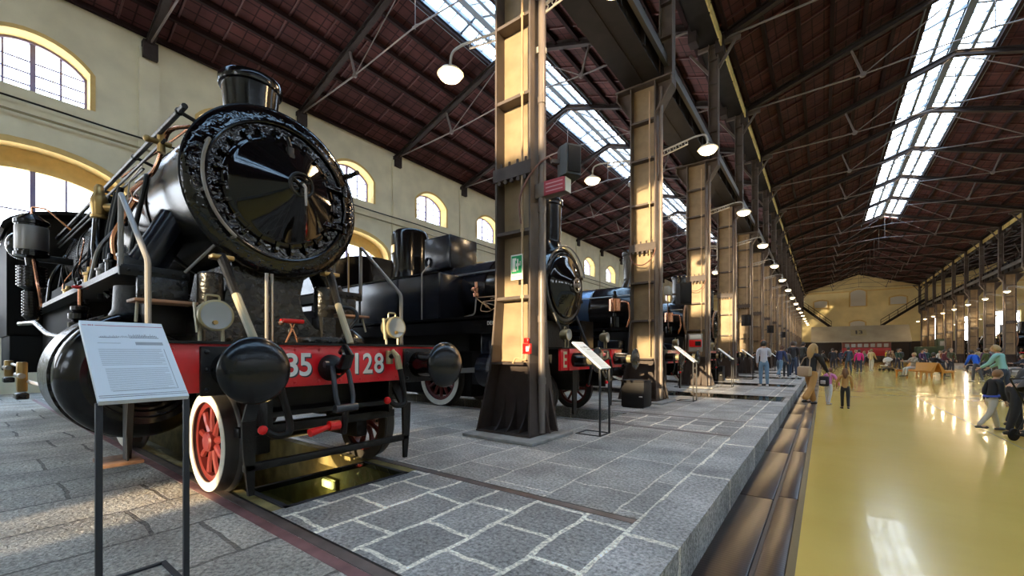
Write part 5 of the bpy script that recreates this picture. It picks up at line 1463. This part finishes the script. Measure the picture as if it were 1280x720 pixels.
    if long_hair:
        b0 = hd-fw*.035*h+up*.03*h
        m2.tube([b0, hd-fw*.058*h-up*.02*h, hd-fw*.060*h-up*.08*h, hd-fw*.062*h-up*.14*h, hd-fw*.060*h-up*.18*h], [.040*h,.050*h,.052*h,.042*h,.018*h], 12)
        for s in (-1,1): m2.tube([hd+V((s*.045*h,0,0))+up*.02*h, hd+V((s*.058*h,0,0))-up*.06*h-fw*.01*h, hd+V((s*.06*h,0,0))-up*.15*h-fw*.02*h], [.016*h,.02*h,.010*h], 8)
    m2.build('hair', cmat(hair, .6), t, off=(0,0,0), sharp=80)
    if hat:
        ht = MB(); o = hd+up*.035*h
        ht.lathe([(0,.055*h),(.045*h,.05*h),(.062*h,.0),(.085*h,-.006*h),(.085*h,-.012*h),(.06*h,-.01*h)], o, up, 16); ht.build('hat', cmat(hat), t, off=(0,0,0))
    return t, armp, hd, nb, chst, fw, up
W = lambda x, y, rz, p: (x+p.x*math.cos(rz)-p.y*math.sin(rz), y+p.x*math.sin(rz)+p.y*math.cos(rz), p.z)
JEAN = (.14,.24,.36); DJ = (.04,.06,.11)
# walking woman with the two girls
person('woman in black jumper and camel trousers walking along the channel with long blonde hair', -.28, 13.95, FZ, 1.70, -.55, (.015,.013,.015), (.46,.24,.075), (.42,.27,.11), (.02,.02,.02), True, 6, (20,-22), (8,20), ((18,10,35),(28,14,20)), lod=2, cuff=.052)
tb = thing('handbag', 'large beige shoulder bag hanging behind the woman in camel trousers', 'bag', (-.42, 13.70, FZ+.80), -.75)
bg = MB().cbox(-.19,.19,-.07,.07,-.02,.26,.05); bg.build('pouch', cmat((.42,.30,.19)), tb, off=(0,0,0))
MB().bend([(-.15,0,.25),(-.08,.08,.50),(.06,.12,.52),(.15,0,.25)], .014, .08, 6).build('strap', cmat((.30,.20,.12)), tb, off=(0,0,0))
person('small girl in a pink jacket and white leggings beside the walking woman', .10, 14.35, FZ, 1.02, -.4, (.62,.20,.46), (.60,.60,.62), (.20,.10,.05), (.5,.5,.52), False, 12, (10,-10), (5,12), ((50,20,10),(25,25,20)), lod=2)
tb = thing('backpack', 'small black backpack on the girl in pink', 'backpack', (.005, 14.10, FZ+.52), -.4)
MB().cbox(-.11, .11, -.07, .06, 0, .27, .04).build('pouch', cmat((.02,.02,.03)), tb, off=(0,0,0))
MB().cbox(-.06, .06, -.085, -.06, .06, .16, .02).build('pocket', cmat((.55,.55,.6)), tb, off=(0,0,0))
person('girl with long loose brown hair, tan top and black leggings seen from behind', .43, 13.58, FZ, 1.02, .05, (.42,.25,.10), (.02,.02,.022), (.17,.085,.04), (.02,.02,.02), True, 0, (6,-8), (4,10), ((12,22,15),(12,14,10)), lod=2)
# children and adults at the right edge
person('boy in a black sweater and pale trousers walking at the right, seen from the side', 2.45, 11.36, FZ, 1.14, -1.15, (.012,.012,.014), (.50,.46,.38), (.24,.12,.05), (.05,.05,.06), False, 10, (18,-16), (6,22), ((-10,8,25),(10,8,20)), lod=2)
tb = MB().torus((0,0,0), (0,0,1), .112, .017, 24, 8); tb.v = [(p[0], p[1]*.86, p[2]) for p in tb.v]; o = tb.build('waist_bag', cmat((.05,.09,.42)), None); o.location = (2.45, 11.36, FZ+.635); o.rotation_euler = (.12,0,-1.15); tag(o, 'blue belt bag round the waist of the boy in black', 'bag')
person('person in a grey jacket bending over a pushchair at the right edge of the picture', 2.64, 11.0, FZ, 1.62, -1.35, (.10,.10,.11), (.02,.02,.025), (.03,.02,.02), (.03,.03,.03), False, 62, (12,-4), (8,10), ((45,8,10),(45,8,10)), lod=2)
person('dark-haired person in black stooping behind the boy in the black sweater', 2.95, 12.4, FZ, 1.40, -1.2, (.02,.02,.022), (.03,.03,.04), (.04,.025,.02), (.03,.03,.03), False, 38, (10,-6), (8,10), ((40,8,10),(30,8,10)), lod=1)
person('woman in a mint green padded jacket with fair hair at the right', 4.4, 19.2, FZ, 1.68, .9, (.26,.50,.46), (.04,.05,.08), (.40,.26,.11), (.03,.03,.03), False, 14, (8,-6), (8,8), ((40,12,30),(40,12,30)), lod=1)
person('person in a bright blue jacket leaning forward in the hall', 5.95, 29.8, FZ, 1.62, .5, (.02,.12,.62), (.10,.10,.12), (.04,.03,.02), (.3,.3,.3), False, 24, (10,-10), (6,12), ((25,20,30),(25,20,30)))
person('person in a dark brown coat beside the bright blue jacket', 6.35, 28.7, FZ, 1.68, -.8, (.07,.05,.04), (.07,.06,.05), (.05,.03,.02), (.03,.03,.03), False, 16, (16,-14), (6,14), ((35,10,20),(20,10,20)), coat=.1)
# group on the stone platform
person('man in a white hooded sweatshirt and light jeans standing on the platform', -1.69, 17.05, 0, 1.60, .25, (.50,.52,.60), JEAN, (.03,.025,.02), (.68,.68,.68), False, 2, (5,-6), (3,6), ((8,8,12),(45,14,40)), lod=2)
PG = 'visitors gathered on the stone platform'
person('visitor in a navy jacket and jeans stooping on the platform', -1.62, 22.6, 0, 1.55, -.4, (.03,.045,.13), JEAN, (.10,.05,.03), (.6,.6,.6), False, 18, (16,-20), (6,28), ((25,10,30),(25,10,30)), group=PG)
person('child with a grey padded jacket on the platform seen from behind', -1.42, 23.4, 0, 1.36, .1, (.13,.13,.13), (.03,.04,.06), (.06,.04,.03), (.5,.5,.5), False, 4, (4,-4), (3,5), ((15,12,30),(15,12,30)), group=PG)
person('man in black with a shoulder bag on the platform', -1.2, 24.4, 0, 1.74, .3, (.025,.025,.03), DJ, (.06,.04,.03), (.6,.6,.6), False, 4, (8,-8), (4,10), ((15,10,70),(15,10,60)), group=PG)
person('visitor wearing a tan brimmed hat on the platform', -2.2, 22.3, 0, 1.74, .9, (.16,.08,.06), (.05,.05,.06), (.08,.05,.03), (.3,.3,.3), False, 2, (5,-5), (3,5), ((20,10,60),(20,10,60)), hat=(.48,.22,.13), group=PG)
person('man in a flat cap and plum jacket on the platform', -1.25, 27.2, 0, 1.76, .5, (.10,.07,.08), (.03,.03,.05), (.16,.15,.15), (.5,.5,.5), False, 3, (6,-6), (3,8), ((15,10,55),(15,10,55)), hat=(.12,.11,.12), group=PG)
person('man in a dark jacket farthest of the platform group', -1.0, 29.6, 0, 1.80, -.6, (.045,.05,.05), (.03,.03,.035), (.04,.03,.025), (.4,.4,.4), False, 3, (6,-6), (3,8), ((15,10,50),(15,10,50)), group=PG)
# visitors farther down the hall
HG = 'visitors in the far part of the hall'
person('woman in a bright pink vest and dark trousers in the hall', 1.95, 37.6, FZ, 1.66, .1, (.80,.03,.28), (.04,.05,.08), (.06,.04,.03), (.2,.2,.25), False, 0, (5,-5), (3,5), ((10,14,15),(10,14,15)), group=HG)
person('tall visitor in a navy coat beside the pink vest', 1.35, 37.2, FZ, 1.84, .4, (.04,.06,.10), (.05,.07,.11), (.05,.04,.03), (.04,.04,.04), False, 0, (8,-8), (4,8), ((12,14,20),(12,14,20)), group=HG)
person('dark-clothed visitor left of the navy coat', .55, 41.5, FZ, 1.76, .2, (.03,.03,.04), (.03,.03,.04), (.05,.03,.02), (.03,.03,.03), False, 0, (6,-6), (4,8), ((12,10,20),(12,10,20)), group=HG)
person('visitor in a cream coat standing near the white pushchair', 3.0, 43.5, FZ, 1.72, -.5, (.58,.45,.22), (.55,.50,.40), (.30,.20,.10), (.4,.4,.4), False, 0, (6,-6), (4,8), ((12,10,40),(12,10,40)), coat=.1, group=HG)
far = [(-.1,46,'charcoal',(.05,.05,.055)),(.9,52,'black',(.02,.02,.025)),(2.4,50,'chocolate brown',(.10,.06,.04)),(4.9,47,'dark green',(.03,.06,.04)),(5.4,50,'slate',(.07,.08,.10)),(3.4,58,'grey',(.16,.16,.16)),(6.2,46,'deep purple',(.07,.03,.10)),(6.9,49,'dark teal',(.02,.07,.08)),(7.3,43,'olive',(.10,.10,.05)),(7.9,47,'dark red',(.20,.03,.03)),(8.3,52,'rust orange',(.28,.09,.03)),(5.8,60,'tan',(.32,.22,.12)),(1.6,63,'navy',(.03,.04,.09)),(4.4,66,'white',(.5,.5,.5)),(8.6,40,'light grey',(.28,.28,.29)),(6.6,41,'dark burgundy',(.09,.015,.025))]
far += [(7.7,36.5,'a moss green',(.08,.10,.03)),(8.2,39,'a dark plum',(.10,.03,.08)),(8.7,43,'a sand coloured',(.36,.29,.19)),(7.2,52,'a steel blue',(.12,.20,.30)),(8.8,56,'an off-white',(.55,.53,.48)),(5.0,54,'a coffee brown',(.14,.08,.05)),(2.9,70,'a dark grey-green',(.07,.09,.08)),(6.4,72,'a bright yellow',(.55,.42,.03))]
for i, (x, y, cn, c) in enumerate(far):
    person('distant visitor in %s jacket standing in the crowd far down the hall' % (cn if cn.startswith('a') and ' ' in cn and cn.split()[0] in ('a','an') else 'a '+cn), x, y, FZ, 1.62+.04*(i%5), R.uniform(-3,3), c, (.04,.04,.06), ((.05,.03,.02),(.2,.12,.06),(.3,.2,.1))[i%3], (.05,.05,.05), i%4==1, 3, (8,-8), (4,9), ((12,10,20),(20,10,40)), lod=0, group=HG)
# ------------------------------------------------------------------ benches and seated visitors
BR = math.radians(36.6)
def bench(label, x, y, rz):
    t = thing('lounge_bench', label, 'bench', (x, y, FZ), rz, 'orange benches in the hall')
    s = MB().prism([(0,.36),(.62,.42),(.62,.46),(0,.41)], 'y', -.75, .75); s.build('seat', M['orange'], t, off=(0,0,0))
    b = MB().prism([(.0,.36),(-.26,.86),(-.22,.88),(.06,.40)], 'y', -.75, .75); b.build('backrest', M['orange'], t, off=(0,0,0))
    for sy in (-.72, .72):
        MB().prism([(-.06,0),(-.02,0),(.05,.37),(-.02,.37)], 'y', sy-.03, sy+.03).build('leg', M['orange'], t, off=(0,0,0))
        MB().prism([(.56,0),(.60,0),(.60,.42),(.50,.41)], 'y', sy-.03, sy+.03).build('leg', M['orange'], t, off=(0,0,0))
        MB().prism([(-.05,.30),(.6,.36),(.6,.44),(.1,.42),(-.2,.84),(-.26,.84)], 'y', sy-.02+.045*(1 if sy>0 else -1), sy+.02+.045*(1 if sy>0 else -1)).build('side_panel', M['orange'], t, off=(0,0,0))
c_, s_n = math.cos(BR), math.sin(BR)
bx, by = 4.50, 32.7
bench('orange lounge bench facing left, the left of a back-to-back pair', bx-.30*c_, by-.30*s_n, BR+PI)
bench('orange lounge bench facing right, the right of a back-to-back pair', bx+.30*c_, by+.30*s_n, BR)
def seated(label, x, y, rz, z=.0, **k):
    return person(label, x, y, FZ+z, 1.70, rz, pelvis=.61, lw=(84,80), knee=(78,70), lean=-8, group='seated visitors', **k)
seated('seated man in pale trousers on the left orange bench', bx-.62*c_, by-.62*s_n, BR+PI/2, top=(.38,.33,.25), legs=(.55,.52,.46), hair=(.4,.28,.12), arms=((35,10,60),(35,10,60)))
seated('seated person in black on the right orange bench', bx+.62*c_, by+.62*s_n, BR-PI/2, top=(.02,.02,.025), legs=(.03,.03,.04), hair=(.05,.04,.03), arms=((35,10,60),(35,10,60)))
for i, (y, cn, c, l) in enumerate(((33.5,'a pale grey top',(.35,.33,.32),(.55,.5,.48)),(36.0,'a cream jumper',(.5,.42,.33),(.10,.10,.12)),(38.2,'a dark jacket',(.04,.04,.05),(.2,.2,.22)),(44.5,'a brown jacket',(.16,.09,.05),(.05,.05,.07)),(47.5,'a black coat',(.02,.02,.025),(.04,.04,.05)))):
    seated('visitor in %s sitting on the right-hand platform edge' % cn, 9.42, y, PI/2, .0-.12, top=c, legs=l, hair=(.08+.08*(i%3),.05+.05*(i%3),.03), arms=((35,10,50),(35,10,50)))
def stroller(label, x, y, rz, col):
    t = thing('pushchair', label, 'pushchair', (x, y, FZ), rz, None)
    f = MB()
    for s in (-.22, .22):
        f.tube([(-.30, s, .10), (.12, s, .55), (.42, s, 1.0)], .013, 6); f.tube([(.32, s, .10), (.02, s, .52), (-.2, s, .60)], .013, 6)
    f.tube([(.42,-.22,1.0),(.44,0,1.02),(.42,.22,1.0)], .016, 6); f.tube([(-.3,-.22,.1),(-.3,.22,.1)], .01, 6); f.tube([(.32,-.22,.1),(.32,.22,.1)], .01, 6)
    f.build('frame', M['dull'], t, off=(0,0,0))
    MB().prism([(-.30,.40),(.02,.36),(.24,.80),(.19,.83),(-.02,.44),(-.30,.46)], 'y', -.19, .19).build('seat', cmat(col), t, off=(0,0,0))
    MB().lathe([(.01,.30),(.16,.27),(.27,.15),(.30,0),(.285,0),(.26,.14),(.15,.25)], (.12, 0, .78), (-.35,0,.9), 20, 0, 2*PI).build('hood', cmat(col), t, off=(0,0,0))
    MB().cbox(-.18,.2,-.18,.18,.15,.28,.03).build('basket', cmat((.05,.05,.05)), t, off=(0,0,0))
    for x_ in (-.30,.32):
        for s in (-.24,.24): MB().lathe([(0,-.02),(.09,-.02),(.10,-.012),(.10,.012),(.09,.02),(0,.02)], (x_, s, .10), (0,1,0), 18).build('wheel', M['blackbox'], t, off=(0,0,0))
stroller('white pushchair standing among the visitors in the hall', 3.9, 43.8, .4, (.60,.56,.50))
stroller('dark pushchair with pink trim at the right edge of the picture', 2.86, 10.32, -2.4, (.06,.06,.065))
# ------------------------------------------------------------------ far end of the hall
t = thing('canopy', 'broad grey sloping canopy numbered 13 in front of the end wall', 'canopy', (4.1, 79, 0))
MB().prism([(79.0,2.75),(81.5,5.10),(81.5,5.22),(79.0,2.87)], 'x', -1.6, 9.7).build('roof_sheet', M['canopy'], t)
MB().box(-1.6, 9.7, 78.95, 79.05, 2.72, 2.88).build('fascia', M['canopy'], t)
for x in (-1.4, 2.0, 9.5): MB().cyl((x, 79.1, FZ), (x, 79.1, 2.75), .07, n=10).build('post', M['girder'], t)
nb_ = MB().prism([(79.9,3.72),(80.8,4.56),(80.77,4.6),(79.87,3.76)], 'x', 3.2, 5.0); sg = nb_.build('number_board', mat('tan_board', (.36,.32,.2), .6), t)
ink = MB()
fn = lambda u, w: (u, 79.86+w*.9-.02, 3.76+w*.84+.02)
letters(ink, '1', 3.75, 3.95, .2, .85, fn, .03); letters(ink, '3', 4.12, 4.55, .2, .85, fn, .03)
ink.build('number', M['ink'], sg, fix=False)
struct(MB().box(WALLX, RWALL, YE-.08, YE, -.3, 3.0).build('trim_11', mat('dark_dado', (.03,.022,.018), .7)))
t = thing('railcar', 'red and brown railcar parked under the numbered canopy', 'railcar', (4.9, 80, 0))
c = MB().cbox(2.2, 7.6, 79.3, 81.8, .75, 1.9, .06); c.build('lower_body', M['railcarred'], t)
c = MB().cbox(2.2, 7.6, 79.3, 81.8, 1.9, 2.65, .06); c.build('upper_body', M['railcarbrown'], t)
c = MB().prism([(79.3,2.65),(79.6,2.9),(80.5,3.0),(81.5,2.9),(81.8,2.65)], 'x', 2.15, 7.65); c.build('roof', M['railcarbrown'], t)
for i in range(7): MB().box(2.5+i*.72, 2.98+i*.72, 79.27, 79.31, 2.0, 2.5).build('window', M['lens'], t)
for i in range(6): MB().lathe([(0,-.05),(.32,-.05),(.34,0),(.0,.02)], (2.8+i*.85, 79.7, .42-.0), (0,-1,0), 16).build('wheel', M['tyre'], t)
t = thing('diesel_shunter', 'dark green locomotive to the right of the red railcar', 'locomotive', (9.6, 78, 0))
MB().cbox(9.9, 12.9, 77.2, 79.0, .7, 2.0, .08).build('body', M['darkgreen'], t); MB().cbox(11.9, 13.3, 77.1, 79.1, .7, 3.0, .08).build('cab', M['darkgreen'], t)
MB().box(9.85, 13.4, 77.15, 79.05, .5, .72).build('frame', M['dull'], t)
for x in (10.4, 11.5, 12.6): MB().cyl((x, 77.25, .42), (x, 77.4, .42), .42, n=18).build('wheel', M['tyre'], t)
MB().box(12.1, 13.1, 77.07, 77.12, 2.1, 2.7).build('window', M['lens'], t)
for (x0, z0, x1, z1, lab) in ((-2.9, 9.0, 1.0, 5.4, 'dark iron staircase descending from the left along the end wall'), (12.2, 9.2, 7.2, 5.4, 'dark iron staircase descending from the right along the end wall')):
    t = thing('staircase', lab, 'staircase', (x0, 88.5, 0))
    for yy in (88.0, 89.2): MB().bar((x0, yy, z0), (x1, yy, z1), .08, .35).build('stringer', M['girder'], t)
    MB().bar((x0, 88.0, z0+1.0), (x1, 88.0, z1+1.0), .07, .09).build('handrail', M['girder'], t)
    MB().bar((x0, 88.0, z0+.55), (x1, 88.0, z1+.55), .04, .05).build('midrail', M['girder'], t)
    n = 14; tr = MB(); po = MB()
    for i in range(n): tr.box(x0+(x1-x0)*(i+.1)/n, x0+(x1-x0)*(i+1)/n, 88.0, 89.2, z0+(z1-z0)*(i+.5)/n-.03, z0+(z1-z0)*(i+.5)/n+.03)
    for i in range(6): q = x0+(x1-x0)*i/5; po.box(q-.03, q+.03, 87.97, 88.03, z0+(z1-z0)*i/5, z0+(z1-z0)*i/5+1.0)
    tr.build('treads', M['girder'], t); po.build('posts', M['girder'], t)
    pl = MB().box(min(x1,x1+(1.5 if x1>x0 else -1.5)), max(x1,x1+(1.5 if x1>x0 else -1.5)), 88, 89.9, z1-.15, z1); pl.build('landing', M['girder'], t)
# ------------------------------------------------------------------ light
w = bpy.data.worlds.new('sky'); scene.world = w; w.use_nodes = True
bg = w.node_tree.nodes['Background']; bg.inputs[1].default_value = 12.0
_n = w.node_tree.nodes; _l = w.node_tree.links.new
_t = _n.new('ShaderNodeTexCoord'); _s = _n.new('ShaderNodeSeparateXYZ'); _r = _n.new('ShaderNodeValToRGB')
_l(_t.outputs['Generated'], _s.inputs[0]); _l(_s.outputs['Z'], _r.inputs[0]); _l(_r.outputs[0], bg.inputs[0])
_r.color_ramp.elements[0].position = .0; _r.color_ramp.elements[0].color = (1.0,.97,.92,1)
_r.color_ramp.elements[1].position = .75; _r.color_ramp.elements[1].color = (.44,.70,1.0,1)
w.cycles.sampling_method = 'MANUAL'; w.cycles.sample_map_resolution = 64
def portal(loc, dirv, sx, sy):
    l = bpy.data.lights.new('portal', 'AREA'); l.shape = 'RECTANGLE'; l.size = sx; l.size_y = sy; l.energy = 1
    l.cycles.is_portal = True
    o = bpy.data.objects.new('daylight_opening', l); COL.objects.link(o); o.location = loc
    o.rotation_euler = Vector(dirv).to_track_quat('-Z', 'X').to_euler()
    return o
# rows of windows and the roof lights
def portal_x(x, sg, zc, h): portal((x, 38, zc), (sg, 0, 0), 104, h)
portal_x(WALLX-.75, 1, 9.7, 2.0); portal_x(WALLX-.75, 1, 4.1, 6.4)
for xc in (-10.85, 4.5, 20.3):
    l = portal((xc, (YB+SKY1)/2, 15.0), (0,0,-1), SKY1-YB, 2.8)
portal((-2.5, YB-.65, 4.6), (0,1,0), 10, 24)
sun = bpy.data.lights.new('low_sun', 'SUN'); sun.energy = 17; sun.color = (1.0,.76,.44); sun.angle = math.radians(.6)
so = bpy.data.objects.new('low_sun', sun); COL.objects.link(so); so.location = (0,-30,12)
so.rotation_euler = Vector((-.12, 1.0, -.14)).to_track_quat('-Z', 'Y').to_euler()
# ------------------------------------------------------------------ camera
cam = bpy.data.cameras.new('camera'); co = bpy.data.objects.new('camera', cam); COL.objects.link(co)
co.location = (0, 0, CZ); co.rotation_euler = (PI/2, 0, math.atan(390/525))
cam.sensor_width = 36; cam.lens = 525/1280*36; cam.shift_y = (441-360)/1280; cam.clip_start = .05; cam.clip_end = 400
scene.camera = co
vs_ = scene.view_settings
vs_.view_transform = 'Standard'; vs_.look = 'None'; vs_.gamma = 1; vs_.exposure = 0.15; vs_.use_curve_mapping = False
scene.cycles.max_bounces = 7; scene.cycles.diffuse_bounces = 4; scene.cycles.glossy_bounces = 4; scene.cycles.transparent_max_bounces = 16
scene.cycles.sample_clamp_indirect = 8; scene.cycles.use_denoising = True
scene.cycles.caustics_reflective = False; scene.cycles.caustics_refractive = False
